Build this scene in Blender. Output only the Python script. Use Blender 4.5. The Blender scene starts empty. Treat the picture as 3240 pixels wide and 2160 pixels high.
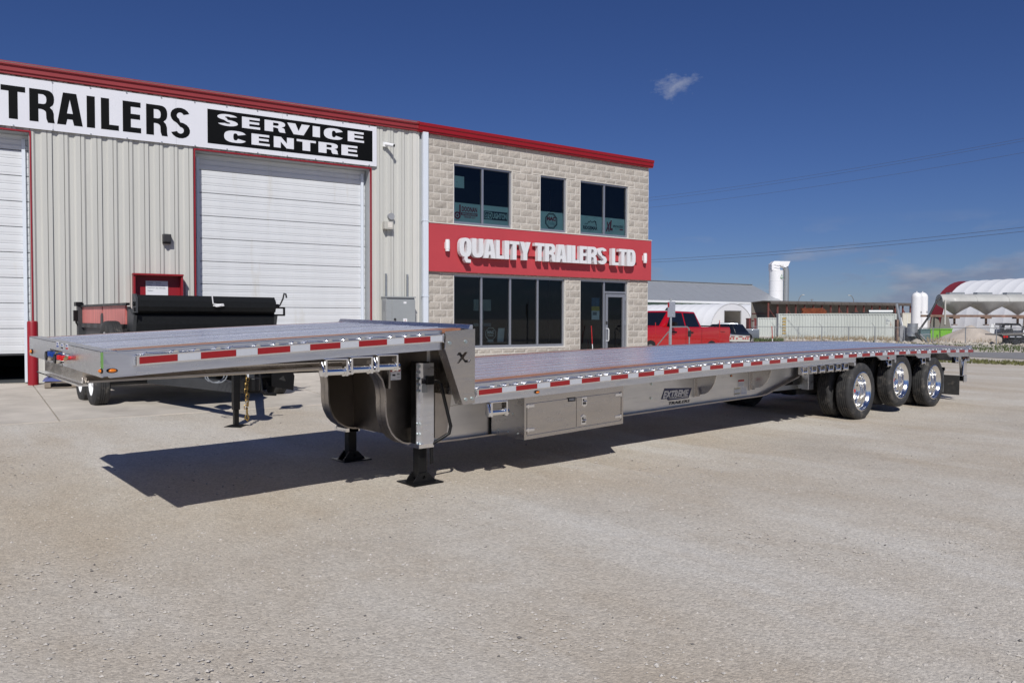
import bpy, bmesh, math, random
from math import sin, cos, pi, radians, sqrt, atan2
from mathutils import Vector as V, Matrix, noise, geometry
random.seed(7)
S_ = bpy.context.scene
COL = S_.collection
# ------------------------------------------------------------------ camera
FPX, YAW, PITCH, ROLL = 2476.86, 0.7121, 0.0291, 0.00307      # focal length in photo pixels, angles in radians
CAM = V((-4.6196, -5.8402, 1.6243))
_f = V((sin(YAW)*cos(PITCH), cos(YAW)*cos(PITCH), -sin(PITCH)))
_r = V((cos(YAW), -sin(YAW), 0)); _u = _r.cross(_f)
RT = _r*cos(ROLL) + _u*sin(ROLL); UP = _u*cos(ROLL) - _r*sin(ROLL); FW = _f
cd = bpy.data.cameras.new('camera'); cam = bpy.data.objects.new('camera', cd); COL.objects.link(cam)
cd.sensor_width = 36; cd.lens = FPX/3240*36; cd.clip_start = .05; cd.clip_end = 6000
mt = Matrix((RT, UP, -FW)).transposed().to_4x4(); mt.translation = CAM; cam.matrix_world = mt
S_.camera = cam
# ------------------------------------------------------------------ sky and sun
SUN = V((-.68, -.87, 1.0)).normalized()
SUN_EL = math.asin(SUN.z); SUN_AZ = atan2(SUN.x, SUN.y)
w = bpy.data.worlds.new('World'); S_.world = w; w.use_nodes = True
nt = w.node_tree; N = nt.nodes; N.clear()
def nd(t, **k):
    n = N.new(t)
    for a, b in k.items(): setattr(n, a, b)
    return n
def math_(op, a, b=None, c=None, clamp=False):
    n = nd('ShaderNodeMath', operation=op, use_clamp=clamp)
    for i, x in enumerate((a, b, c)):
        if x is None: continue
        if isinstance(x, (int, float)): n.inputs[i].default_value = x
        else: nt.links.new(x, n.inputs[i])
    return n.outputs[0]
def vmath(op, a, b=None):
    n = nd('ShaderNodeVectorMath', operation=op)
    for i, x in enumerate((a, b)):
        if x is None: continue
        if isinstance(x, (tuple, V)): n.inputs[i].default_value = tuple(x)
        else: nt.links.new(x, n.inputs[i])
    return n
sky = nd('ShaderNodeTexSky', sky_type='NISHITA'); sky.sun_disc = False
sky.sun_elevation = SUN_EL; sky.sun_rotation = SUN_AZ; sky.altitude = 240
sky.air_density = 1.0; sky.dust_density = .0; sky.ozone_density = 4.0
tc = nd('ShaderNodeTexCoord'); dirn = tc.outputs['Generated']
sep = nd('ShaderNodeSeparateXYZ'); nt.links.new(dirn, sep.inputs[0])
# clouds far away near the horizon: a layer seen in perspective, thinning overhead
cmb = nd('ShaderNodeMapping'); cmb.inputs['Scale'].default_value = (6.5, 6.5, 23); cmb.inputs['Location'].default_value = (3.1, 1.7, .4); nt.links.new(dirn, cmb.inputs[0])
n1 = nd('ShaderNodeTexNoise'); n1.inputs['Scale'].default_value = 1.0; n1.inputs['Detail'].default_value = 9; n1.inputs['Roughness'].default_value = .56
nt.links.new(cmb.outputs[0], n1.inputs['Vector'])
cov = math_('MULTIPLY_ADD', math_('SUBTRACT', n1.outputs[0], .495), 7.5, 0.0, clamp=True)
band = math_('MULTIPLY', math_('MULTIPLY_ADD', sep.outputs[2], -11.0, 1.35, clamp=True), math_('MULTIPLY_ADD', sep.outputs[2], 40, .45, clamp=True))
lowc = math_('MULTIPLY', math_('MULTIPLY', cov, band), .95)
# one lone fair-weather cloud
cdir = (FW + RT*((2136-1620)/FPX) - UP*((268-1080)/FPX)).normalized()
df = vmath('SUBTRACT', dirn, cdir)
df2 = vmath('MULTIPLY', df.outputs[0], (1, 1, 1.75))
dl = vmath('LENGTH', df2.outputs[0])
n2 = nd('ShaderNodeTexNoise'); n2.inputs['Scale'].default_value = 55; n2.inputs['Detail'].default_value = 8; n2.inputs['Roughness'].default_value = .62
nt.links.new(df2.outputs[0], n2.inputs['Vector'])
blob = math_('ADD', math_('MULTIPLY', dl.outputs['Value'], -34.0), math_('MULTIPLY_ADD', n2.outputs[0], 3.2, -.70))
blob = math_('MULTIPLY', math_('MULTIPLY', blob, .85, clamp=True), .55)
shade = nd('ShaderNodeMixRGB'); shade.inputs[1].default_value = (5.0, 5.8, 8.4, 1); shade.inputs[2].default_value = (10.0, 10.2, 11.6, 1)
n3 = nd('ShaderNodeTexNoise'); n3.inputs['Scale'].default_value = 1.9; n3.inputs['Detail'].default_value = 5
nt.links.new(cmb.outputs[0], n3.inputs['Vector'])
nt.links.new(math_('MULTIPLY_ADD', math_('SUBTRACT', n3.outputs[0], .5), 5, .35, clamp=True), shade.inputs[0])
tint = nd('ShaderNodeMixRGB', blend_type='MULTIPLY'); tint.inputs[0].default_value = 1; tint.inputs[2].default_value = (.72, .86, 1.30, 1)
nt.links.new(sky.outputs[0], tint.inputs[1])
hs = nd('ShaderNodeHueSaturation'); hs.inputs['Saturation'].default_value = 1.03; hs.inputs['Value'].default_value = 1.0; hs.inputs['Hue'].default_value = .503; nt.links.new(tint.outputs[0], hs.inputs['Color'])
mx = nd('ShaderNodeMixRGB'); nt.links.new(lowc, mx.inputs[0]); nt.links.new(hs.outputs[0], mx.inputs[1]); nt.links.new(shade.outputs[0], mx.inputs[2])
mx2 = nd('ShaderNodeMixRGB'); nt.links.new(blob, mx2.inputs[0]); nt.links.new(mx.outputs[0], mx2.inputs[1]); mx2.inputs[2].default_value = (9.5, 10.2, 12.4, 1)
bg = nd('ShaderNodeBackground'); bg.inputs[1].default_value = .05; nt.links.new(mx2.outputs[0], bg.inputs[0])
out = nd('ShaderNodeOutputWorld'); nt.links.new(bg.outputs[0], out.inputs[0])
sd = bpy.data.lights.new('sun', 'SUN'); sd.energy = 5.0; sd.angle = radians(.53); sd.color = (1, .965, .91)
sun = bpy.data.objects.new('sun', sd); COL.objects.link(sun); sun.location = (-20, -25, 30)
sun.rotation_euler = (-SUN).to_track_quat('-Z', 'Y').to_euler()
vs = S_.view_settings; S_.display_settings.display_device = 'sRGB'; vs.view_transform = 'Standard'; vs.look = 'None'; vs.exposure = -.34; vs.gamma = 1; vs.use_curve_mapping = False
S_.cycles.max_bounces = 8; S_.cycles.transparent_max_bounces = 12
# ------------------------------------------------------------------ measuring: a photo pixel and a known plane give a place
ZM = dict(z1=(0,150,.30612), z2=(660,350,.30612), z3=(1320,370,.33163), z4=(0,750,.30612), z5=(400,780,.30612), z6=(1000,780,.30612), z7=(1280,680,.34864), z8=(1980,780,.30612),
 y1=(2580,780,.28061), y2=(960,1080,.3188), y3=(1460,1080,.2551), y4=(2000,1040,.2551), y5=(2500,1060,.2551), y6=(60,1000,.2551), y7=(2000,420,.5272),
 a1=(220,900,.17857), a2=(640,1120,.17857), a3=(2020,960,.17857), a4=(2400,900,.21259), a5=(2860,860,.16156), a6=(2980,1060,.11054), a7=(1180,1130,.12755), a8=(2420,1130,.14668),
 b1=(2640,1040,.19558), b2=(1280,950,.20408), b3=(80,1030,.20408), f=(0,0,1))
def ray(k, x, y):
    o = ZM[k]; x = o[0]+x*o[2]; y = o[1]+y*o[2]
    return FW + RT*((x-1620)/FPX) - UP*((y-1080)/FPX)
def onY(k, x, y, Y=0.):
    d = ray(k, x, y); return CAM + d*((Y-CAM.y)/d.y)
def onX(k, x, y, X=0.):
    d = ray(k, x, y); return CAM + d*((X-CAM.x)/d.x)
HD = V((sin(YAW), cos(YAW), 0)); HR = V((cos(YAW), -sin(YAW), 0))
def dep(k, x, y, D):
    d = ray(k, x, y); return CAM + d*(D/d.dot(HD))
class Frame:
    def __init__(s, loc, rot): s.loc = V(loc); s.rot = rot; s.t = V((cos(rot), sin(rot), 0)); s.n = V((-sin(rot), cos(rot), 0))
    def uv(s, k, x, y, off=0.):
        d = ray(k, x, y); P = CAM + d*(((s.loc - s.n*off - CAM).dot(s.n))/d.dot(s.n)); q = P - s.loc
        return q.dot(s.t), P.z
    def w(s, u, y, z=0.): return s.loc + s.t*u + s.n*y + V((0, 0, z))
    def l(s, P): q = P - s.loc; return V((q.dot(s.t), q.dot(s.n), P.z))
OF = Frame((7.279, 11.400, 0), radians(-5.8346))          # office front wall
SF = Frame(OF.w(-.03, 0), radians(-5.8346-3.3))           # service shop front wall
def sm(a, b, x): t = min(1, max(0, (x-a)/(b-a))); return t*t*(3-2*t)
def gh(x, y):                                             # height of the ground
    P = V((x, y, 0)); q = OF.l(P); ww = -q.y; D = (P-CAM).dot(HD)
    if ww > 0: h = .29*max(0., 1-ww/11.5)
    else: h = .29*(1-sm(0, 14, -ww))
    if q.x > 9: h *= 1-sm(9, 16, q.x)
    return h - .45*sm(38, 62, D)
def gd(k, x, y):
    d = ray(k, x, y); h = 0
    for i in range(25):
        P = CAM + d*((h-CAM.z)/d.z); h = .5*h+.5*gh(P.x, P.y)
    return P
# ------------------------------------------------------------------ materials
MATS = {}
def pm(name, col, rough=.5, metal=0., var=.08, vs=3., bump=0., bs=60., spec=.5, coat=0., rnd=0., st=(1,1,1), rv=0., dirt=None, ds=1.2, dth=.55):
    m = bpy.data.materials.new(name); m.use_nodes = True; t = m.node_tree; n = t.nodes; L = t.links.new
    b = n['Principled BSDF']; b.inputs['Roughness'].default_value = rough; b.inputs['Metallic'].default_value = metal
    b.inputs['Specular IOR Level'].default_value = spec
    if coat: b.inputs['Coat Weight'].default_value = coat; b.inputs['Coat Roughness'].default_value = .05
    g = n.new('ShaderNodeNewGeometry'); mp = n.new('ShaderNodeMapping'); mp.inputs['Scale'].default_value = st; L(g.outputs['Position'], mp.inputs[0])
    def nz(s, d=5, r=.55):
        q = n.new('ShaderNodeTexNoise'); q.inputs['Scale'].default_value = s; q.inputs['Detail'].default_value = d; q.inputs['Roughness'].default_value = r; L(mp.outputs[0], q.inputs['Vector']); return q.outputs[0]
    c = (*col, 1); last = None
    if var:
        mr = n.new('ShaderNodeMapRange'); mr.inputs[1].default_value = .25; mr.inputs[2].default_value = .75; mr.inputs[3].default_value = 1-var; mr.inputs[4].default_value = 1+var; L(nz(vs), mr.inputs[0])
        v = n.new('ShaderNodeVectorMath'); v.operation = 'SCALE'; v.inputs[0].default_value = col; L(mr.outputs[0], v.inputs['Scale']); last = v.outputs[0]
    if rnd:
        oi = n.new('ShaderNodeObjectInfo'); mr = n.new('ShaderNodeMapRange'); mr.inputs[3].default_value = 1-rnd; mr.inputs[4].default_value = 1+rnd; L(oi.outputs['Random'], mr.inputs[0])
        v = n.new('ShaderNodeVectorMath'); v.operation = 'SCALE'; v.inputs[0].default_value = col
        if last: L(last, v.inputs[0])
        L(mr.outputs[0], v.inputs['Scale']); last = v.outputs[0]
    if dirt:
        mr = n.new('ShaderNodeMapRange'); mr.inputs[1].default_value = dth; mr.inputs[2].default_value = dth+.14; L(nz(ds, 8, .65), mr.inputs[0])
        mi = n.new('ShaderNodeMixRGB'); L(mr.outputs[0], mi.inputs[0]); mi.inputs[1].default_value = c
        if last: L(last, mi.inputs[1])
        mi.inputs[2].default_value = (*dirt, 1); last = mi.outputs[0]
    if last: L(last, b.inputs['Base Color'])
    else: b.inputs['Base Color'].default_value = c
    if rv:
        mr = n.new('ShaderNodeMapRange'); mr.inputs[1].default_value = .3; mr.inputs[2].default_value = .7; mr.inputs[3].default_value = max(.02, rough-rv); mr.inputs[4].default_value = rough+rv; L(nz(vs*2.3), mr.inputs[0]); L(mr.outputs[0], b.inputs['Roughness'])
    if bump:
        bp = n.new('ShaderNodeBump'); bp.inputs['Strength'].default_value = bump; bp.inputs['Distance'].default_value = .02; L(nz(bs, 4, .6), bp.inputs['Height']); L(bp.outputs[0], b.inputs['Normal'])
    MATS[name] = m; return m
def M(n): return MATS[n]
pm('alu', (.76,.765,.78), .33, 1, .07, 6, st=(.5,4,4), rv=.08, bump=.02, bs=90)
pm('deck_alu', (.80,.82,.88), .27, .75, .06, 3, st=(.15,5,1), rv=.07, rnd=.13)
pm('bright', (.86,.86,.87), .12, 1, .03, 8, rv=.05)
pm('weld', (.85,.85,.86), .18, 1, .1, 40, bump=.5, bs=240)
pm('chrome', (.87,.87,.87), .13, 1, 0)
pm('rim_alu', (.84,.835,.82), .17, 1, .03, 6, rv=.05)
pm('stainless', (.56,.53,.50), .24, 1, .06, 2.5, st=(.6,1,3), rv=.06)
pm('web_alu', (.70,.685,.66), .34, 1, .08, 3, st=(.5,1,3), rv=.06, dirt=(.40,.38,.36), ds=1.4, dth=.60)
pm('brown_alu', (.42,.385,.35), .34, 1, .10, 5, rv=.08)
pm('neck_shade', (.20,.175,.15), .42, 1, .12, 5, rv=.08)  # aluminium with the under-deck shade put into its colour
pm('black_paint', (.007,.007,.0075), .42, 0, .2, 8, rv=.08, spec=.3)
pm('dark_steel', (.03,.03,.032), .5, 0, .2, 8)
pm('rubber', (.030,.030,.031), .75, 0, .25, 14, bump=.15, bs=120, dirt=(.11,.10,.088), ds=7, dth=.55)
pm('sidewall', (.014,.014,.015), .5, 0, .2, 9, dirt=(.05,.046,.04), ds=4, dth=.60)
pm('red_tape', (.26,.003,.006), .28, 0, .08, 40, coat=.35)
pm('white_tape', (.46,.48,.52), .34, 0, .05, 60, coat=.25)
pm('wood', (.36,.165,.095), .55, 0, .35, 9, st=(.6,14,4), bump=.12, bs=30)
pm('amber', (.75,.20,.01), .18, 0, .1, 30, coat=.6)
pm('red_lens', (.45,.01,.01), .18, 0, .1, 30, coat=.6)
pm('decal_navy', (.03,.035,.10), .4, 0, 0)
pm('decal_silver', (.55,.55,.57), .35, .4, 0)
pm('decal_dark', (.02,.02,.025), .5, 0, 0)
pm('decal_white', (.75,.76,.78), .45, 0, .04, 20)
pm('decal_yellow', (.62,.52,.12), .5, 0, 0)
pm('decal_red', (.42,.02,.02), .45, 0, 0)
pm('bolt', (.62,.70,.70), .28, 1, .05)
pm('green_tape', (.16,.36,.08), .6, 0, .1, 20)
pm('glad_blue', (.01,.05,.28), .35, 0, .1); pm('glad_red', (.55,.01,.015), .35, 0, .1); pm('brass', (.65,.55,.25), .3, 1, .1)
pm('wall_metal', (.54,.54,.505), .42, 0, .04, 1.5, spec=.4, st=(2,2,.22), dirt=(.47,.465,.43), ds=1.3, dth=.58)
pm('wall_trim', (.62,.61,.57), .4, 0, .03, 2)
pm('white_trim', (.66,.71,.78), .4, 0, .02, 2)
pm('door_white', (.66,.68,.70), .38, 0, .04, 1.2, st=(2.5,2.5,.3), dirt=(.58,.57,.53), ds=.8, dth=.57)
pm('jamb', (.40,.42,.43), .5, 0, .06, 3)
pm('red_paint', (.28,.010,.018), .42, 0, .06, 2, dirt=(.30,.02,.022), ds=3, dth=.6)
pm('red_fascia', (.27,.007,.012), .4, 0, .06, 1.5)
pm('red_fascia_old', (.26,.025,.03), .5, 0, .08, 1.5)
pm('red_band', (.46,.050,.062), .6, 0, .05, 1.1, bump=.05, bs=140)
pm('sign_white', (.71,.72,.77), .4, 0, .015, 1)
pm('sign_black', (.003,.0035,.004), .55, 0, 0, spec=.12)
pm('letter_white', (.70,.71,.73), .45, 0, .02, 2)
pm('block', (.42,.385,.34), .88, 0, .20, 30, bump=.45, bs=90, rnd=.12, dirt=(.36,.32,.28), ds=2.2, dth=.56)
pm('mortar', (.66,.63,.58), .9, 0, .08, 20, bump=.2, bs=90)
pm('frame_alu', (.42,.435,.47), .38, .75, .04, 5)
pm('decal_panel', (.62,.78,.74), .5, 0, .02, 5)
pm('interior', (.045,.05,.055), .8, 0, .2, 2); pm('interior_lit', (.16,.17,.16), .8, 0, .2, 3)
pm('roof_metal', (.40,.42,.44), .4, .3, .05, 1)
pm('plastic_white', (.78,.79,.80), .35, 0, .02); pm('plastic_grey', (.30,.31,.33), .45, 0, .05); pm('lamp_beige', (.48,.47,.43), .45, 0, .03)
pm('cabinet_grey', (.30,.32,.33), .45, 0, .05, 3); pm('galv', (.42,.44,.45), .42, .7, .12, 18)
pm('concrete', (.51,.47,.415), .85, 0, .20, 1.6, bump=.15, bs=60, dirt=(.40,.365,.32), ds=1.1, dth=.53)
pm('asphalt', (.24,.235,.235), .85, 0, .12, 1.5, bump=.2, bs=60)
pm('dump_black', (.010,.011,.012), .55, 0, .25, 30, bump=.12, bs=220, rv=.1, spec=.25)
pm('dump_grey', (.045,.048,.052), .5, 0, .15, 6)
pm('dump_red', (.60,.20,.18), .55, 0, .22, 3.5, st=(4,4,.5), dirt=(.36,.02,.02), ds=2.2, dth=.58)
pm('rope', (.75,.75,.76), .8, 0, .1, 40); pm('gold_chain', (.55,.38,.14), .3, 1, .15, 40)
pm('cable', (.25,.27,.30), .5, 0, 0); pm('pallet', (.24,.20,.16), .85, 0, .25, 9); pm('blue_tarp', (.10,.12,.30), .5, 0, .3, 8, bump=.4, bs=14)
pm('car_red', (.50,.005,.010), .22, .15, .02, coat=.9); pm('car_glass', (.008,.010,.014), .06, 0, 0, spec=.8); pm('car_dark', (.015,.017,.022), .25, .2, 0, coat=.8)
pm('car_blue', (.02,.026,.045), .25, .2, 0, coat=.8); pm('car_grey', (.18,.20,.23), .35, .3, 0, coat=.5)
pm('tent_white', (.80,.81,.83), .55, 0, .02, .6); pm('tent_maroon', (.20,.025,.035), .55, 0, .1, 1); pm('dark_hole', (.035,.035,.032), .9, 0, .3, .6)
pm('silo_white', (.80,.80,.81), .4, 0, .03, 1); pm('hopper', (.46,.46,.44), .45, 0, .14, .9, st=(1,1,.4), dirt=(.32,.29,.25), ds=.8, dth=.62)
pm('rust', (.22,.055,.02), .85, 0, .45, 5); pm('rust_beam', (.20,.13,.10), .85, 0, .5, 1.5); pm('steel_red', (.17,.055,.045), .7, 0, .2, 1)
pm('shed_wall', (.20,.185,.165), .7, 0, .12, .5); pm('shed_roof', (.10,.085,.075), .7, 0, .15, .6); pm('shed_green', (.22,.33,.26), .6, 0, .05)
pm('container', (.50,.53,.50), .6, 0, .10, .6, st=(1,1,.35), dirt=(.28,.15,.08), ds=1.6, dth=.66); pm('container_red', (.16,.03,.03), .6, 0, .1, 1); pm('container_cream', (.60,.58,.50), .6, 0, .1, 1, dirt=(.3,.17,.1), ds=1.5, dth=.62)
pm('gold_paint', (.42,.30,.10), .6, 0, .2, 2); pm('lime', (.18,.46,.03), .5, 0, .06); pm('teal', (.09,.16,.17), .6, 0, .1); pm('sand', (.46,.40,.34), .95, 0, .22, .9, bump=.4, bs=6)
pm('grass', (.13,.135,.045), .8, 0, .35, .9); pm('dry_grass', (.34,.27,.17), .85, 0, .3, 1.2); pm('rubble', (.46,.42,.36), .9, 0, .3, 2); pm('weed', (.075,.10,.035), .8, 0, .4, 2)
pm('stone', (.49,.46,.42), .9, 0, .25, 9); pm('stone_dark', (.17,.16,.15), .85, 0, .3, 9)
pm('wire', (.10,.10,.11), .6, .3, 0); pm('lamp_pole', (.22,.22,.23), .5, .4, 0); pm('paper', (.74,.76,.80), .6, 0, .02); pm('print', (.18,.20,.24), .6, 0, 0)
pm('poster_yellow', (.55,.42,.08), .5, 0, .2, 9); pm('poster_blue', (.06,.13,.24), .5, 0, .2, 9); pm('mat_grey', (.30,.32,.32), .5, 0, .1)
pm('stake_red', (.45,.02,.02), .5, 0, 0); pm('logo_maroon', (.34,.03,.04), .5, 0, 0); pm('logo_black', (.01,.012,.014), .5, 0, 0); pm('logo_teal', (.25,.45,.46), .5, 0, 0)
def glass(name, tcol, rough=.02):
    m = bpy.data.materials.new(name); m.use_nodes = True; t = m.node_tree; n = t.nodes; n.clear(); L = t.links.new
    o = n.new('ShaderNodeOutputMaterial'); a = n.new('ShaderNodeBsdfTransparent'); a.inputs[0].default_value = (*tcol, 1)
    g = n.new('ShaderNodeBsdfGlossy'); g.inputs['Roughness'].default_value = rough; g.inputs[0].default_value = (.9,.95,1,1)
    fr = n.new('ShaderNodeFresnel'); fr.inputs[0].default_value = 1.5; mi = n.new('ShaderNodeMixShader')
    L(fr.outputs[0], mi.inputs[0]); L(a.outputs[0], mi.inputs[1]); L(g.outputs[0], mi.inputs[2]); L(mi.outputs[0], o.inputs[0]); MATS[name] = m
glass('pane_glass', (.66,.80,.76))
glass('pane_dark', (.74,.90,.86))
def gravel():
    m = bpy.data.materials.new('gravel'); m.use_nodes = True; t = m.node_tree; n = t.nodes; L = t.links.new; b = n['Principled BSDF']; b.inputs['Roughness'].default_value = .92; b.inputs['Specular IOR Level'].default_value = .25
    g = n.new('ShaderNodeNewGeometry')
    def nz(s, d=6, r=.6, st=None):
        q = n.new('ShaderNodeTexNoise'); q.inputs['Scale'].default_value = s; q.inputs['Detail'].default_value = d; q.inputs['Roughness'].default_value = r
        if st:
            mp = n.new('ShaderNodeMapping'); mp.inputs['Scale'].default_value = st; mp.inputs['Rotation'].default_value = (0,0,radians(30)); L(g.outputs['Position'], mp.inputs[0]); L(mp.outputs[0], q.inputs['Vector'])
        else: L(g.outputs['Position'], q.inputs['Vector'])
        return q.outputs[0]
    def rng(x, a, b2, c, d):
        q = n.new('ShaderNodeMapRange'); L(x, q.inputs[0])
        for i, v in enumerate((a, b2, c, d)): q.inputs[i+1].default_value = v
        return q.outputs[0]
    def mix(f, a, b2, mode='MIX'):
        q = n.new('ShaderNodeMixRGB'); q.blend_type = mode
        for i, x in ((0, f), (1, a), (2, b2)):
            if isinstance(x, (int, float)): q.inputs[i].default_value = x
            elif isinstance(x, tuple): q.inputs[i].default_value = (*x, 1)
            else: L(x, q.inputs[i])
        return q.outputs[0]
    base = mix(rng(nz(.42, 7, .62, (1,.45,1)), .36, .64, 0, 1), (.50,.435,.35), (.605,.57,.51))
    base = mix(rng(nz(1.6, 6, .7), .52, .70, 0, .45), base, (.45,.385,.305))
    base = mix(rng(nz(.9, 5, .6, (1,.3,1)), .56, .72, 0, .6), base, (.67,.65,.605))
    base = mix(rng(nz(.75, 6, .62, (1,.10,1)), .54, .70, 0, .5), base, (.65,.63,.59))
    base = mix(rng(nz(.55, 7, .66, (.16,1,1)), .56, .72, 0, .45), base, (.43,.375,.31))
    base = mix(rng(nz(.30, 3, .5), .60, .74, 0, .35), base, (.40,.375,.34))
    vo = n.new('ShaderNodeTexVoronoi'); vo.inputs['Scale'].default_value = 55; L(g.outputs['Position'], vo.inputs['Vector'])
    cell = rng(vo.outputs['Color'], 0, 1, .79, 1.17)
    hsv = n.new('ShaderNodeVectorMath'); hsv.operation = 'SCALE'; L(base, hsv.inputs[0]); L(cell, hsv.inputs['Scale'])
    fine = rng(nz(150, 3, .7), .3, .7, .80, 1.16)
    sc = n.new('ShaderNodeVectorMath'); sc.operation = 'SCALE'; L(hsv.outputs[0], sc.inputs[0]); L(fine, sc.inputs['Scale'])
    L(sc.outputs[0], b.inputs['Base Color'])
    ad = n.new('ShaderNodeMath'); ad.operation = 'ADD'; L(rng(vo.outputs['Distance'], 0, .6, .5, 0), ad.inputs[0]); L(nz(90, 5, .7), ad.inputs[1])
    ad2 = n.new('ShaderNodeMath'); ad2.operation = 'MULTIPLY_ADD'; L(nz(14, 6, .7), ad2.inputs[0]); ad2.inputs[1].default_value = 1.6; L(ad.outputs[0], ad2.inputs[2])
    bp = n.new('ShaderNodeBump'); bp.inputs['Strength'].default_value = .42; bp.inputs['Distance'].default_value = .02; L(ad2.outputs[0], bp.inputs['Height']); L(bp.outputs[0], b.inputs['Normal'])
    MATS['gravel'] = m
gravel()
# ------------------------------------------------------------------ mesh building
ROOT = {}
def root_matrix(o):
    while o is not None:
        if o.name in ROOT: return ROOT[o.name]
        o = o.parent
    return Matrix()
def thing(name, label, cat, loc=(0,0,0), rotz=0., group=None):
    o = bpy.data.objects.new(name, None); COL.objects.link(o); o.empty_display_size = .2
    o.location = loc; o.rotation_euler = (0, 0, rotz); o['label'] = label; o['category'] = cat
    if group: o['group'] = group
    ROOT[o.name] = Matrix.Translation(loc) @ Matrix.Rotation(rotz, 4, 'Z'); return o
def tag(o, label, cat, group=None):
    o['label'] = label; o['category'] = cat
    if group: o['group'] = group
    return o
def copy_tree(o, parent=None):
    c = o.copy(); COL.objects.link(c); c.parent = parent
    for ch in list(o.children): copy_tree(ch, c)
    return c
class MB:
    def __init__(s): s.v = []; s.f = []
    def add(s, vs, fs):
        k = len(s.v); s.v += [tuple(p) for p in vs]; s.f += [tuple(i+k for i in f) for f in fs]; return s
    def box(s, x0, x1, y0, y1, z0, z1):
        return s.add([(x0,y0,z0),(x1,y0,z0),(x1,y1,z0),(x0,y1,z0),(x0,y0,z1),(x1,y0,z1),(x1,y1,z1),(x0,y1,z1)],
                     [(3,2,1,0),(4,5,6,7),(0,1,5,4),(1,2,6,5),(2,3,7,6),(3,0,4,7)])
    def quad(s, a, b, c, d): return s.add([a, b, c, d], [(0,1,2,3)])
    def cyl(s, p0, p1, r, n=12, r2=None, caps=True):
        p0 = V(p0); p1 = V(p1); r2 = r if r2 is None else r2; d = (p1-p0).normalized()
        a = d.orthogonal().normalized(); b = d.cross(a); k = []
        for p, q in ((p0, r), (p1, r2)): k += [p + a*(q*cos(2*pi*i/n)) + b*(q*sin(2*pi*i/n)) for i in range(n)]
        f = [(i, (i+1) % n, n+(i+1) % n, n+i) for i in range(n)]
        if caps: f += [tuple(range(n))[::-1], tuple(range(n, 2*n))]
        return s.add(k, f)
    def tube(s, pts, r, n=8):
        pts = [V(p) for p in pts]; k = []; f = []; m = len(pts); a = None
        for j, p in enumerate(pts):
            d = (pts[min(j+1, m-1)] - pts[max(j-1, 0)]).normalized()
            a = d.orthogonal().normalized() if a is None else (a - d*a.dot(d)).normalized(); b = d.cross(a)
            k += [p + a*(r*cos(2*pi*i/n)) + b*(r*sin(2*pi*i/n)) for i in range(n)]
        for j in range(m-1): f += [(j*n+i, j*n+(i+1) % n, (j+1)*n+(i+1) % n, (j+1)*n+i) for i in range(n)]
        f += [tuple(range(n))[::-1], tuple(range((m-1)*n, m*n))]
        return s.add(k, f)
    def prism(s, poly, axis, a, b, holes=()):                  # polygon in the two other axes, thick along axis
        def P(q, t): return {'x': (t, q[0], q[1]), 'y': (q[0], t, q[1]), 'z': (q[0], q[1], t)}[axis]
        loops = [list(poly)] + [list(h) for h in holes]; flat = [q for l in loops for q in l]; n = len(flat)
        tri = geometry.tessellate_polygon([[V((q[0], q[1], 0)) for q in l] for l in loops])
        f = [tuple(t) for t in tri] + [tuple(i+n for i in t)[::-1] for t in tri]
        if not holes: f = [tuple(range(n)), tuple(range(n, 2*n))[::-1]] if n < 5 else f
        k = 0
        for l in loops:
            m = len(l); f += [(k+i, k+(i+1) % m, n+k+(i+1) % m, n+k+i) for i in range(m)]; k += m
        return s.add([P(q, a) for q in flat] + [P(q, b) for q in flat], f)
    def lathe(s, prof, axis, c, n=32, closed=False):           # prof: (radius, distance along axis)
        c = V(c); k = []; f = []; m = len(prof)
        for i in range(n):
            t = 2*pi*i/n
            for r, h in prof:
                q = {'y': (r*cos(t), h, r*sin(t)), 'z': (r*cos(t), r*sin(t), h), 'x': (h, r*cos(t), r*sin(t))}[axis]; k.append(c+V(q))
        for i in range(n):
            j = (i+1) % n
            for q in range(m if closed else m-1): f.append((i*m+q, i*m+(q+1) % m, j*m+(q+1) % m, j*m+q))
        return s.add(k, f)
    def loft(s, rings, closed=True, caps=True):
        m = len(rings[0]); k = [p for r in rings for p in r]; f = []
        for j in range(len(rings)-1):
            for i in range(m if closed else m-1): f.append((j*m+i, j*m+(i+1) % m, (j+1)*m+(i+1) % m, (j+1)*m+i))
        if caps and closed: f += [tuple(range(m))[::-1], tuple(range((len(rings)-1)*m, len(rings)*m))]
        return s.add(k, f)
    def map(s, fn): s.v = [tuple(fn(*p)) for p in s.v]; return s
    def build(s, name, mat, parent=None, smooth=0, bevel=0., W=False, kind=None, label=None, seg=2):
        me = bpy.data.meshes.new(name); v = s.v
        if W and parent is not None:
            mi = root_matrix(parent).inverted(); v = [mi @ V(p) for p in v]
        me.from_pydata(v, [], s.f)
        bm = bmesh.new(); bm.from_mesh(me)
        if len(s.f) > 1: bmesh.ops.recalc_face_normals(bm, faces=bm.faces)
        if bevel:
            es = [e for e in bm.edges if len(e.link_faces) == 2 and e.calc_face_angle(0) > .6]
            bmesh.ops.bevel(bm, geom=es, offset=bevel, segments=seg, affect='EDGES', profile=.6, clamp_overlap=True)
        bm.to_mesh(me); bm.free()
        if smooth:
            for p in me.polygons: p.use_smooth = True
            me.set_sharp_from_angle(angle=radians(smooth))
        me.materials.append(M(mat) if isinstance(mat, str) else mat)
        o = bpy.data.objects.new(name, me); COL.objects.link(o); o.parent = parent
        if kind: o['kind'] = kind
        if label: o['label'] = label
        return o
def BOX(x0, x1, y0, y1, z0, z1): return MB().box(x0, x1, y0, y1, z0, z1)
_tc = {}
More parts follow.
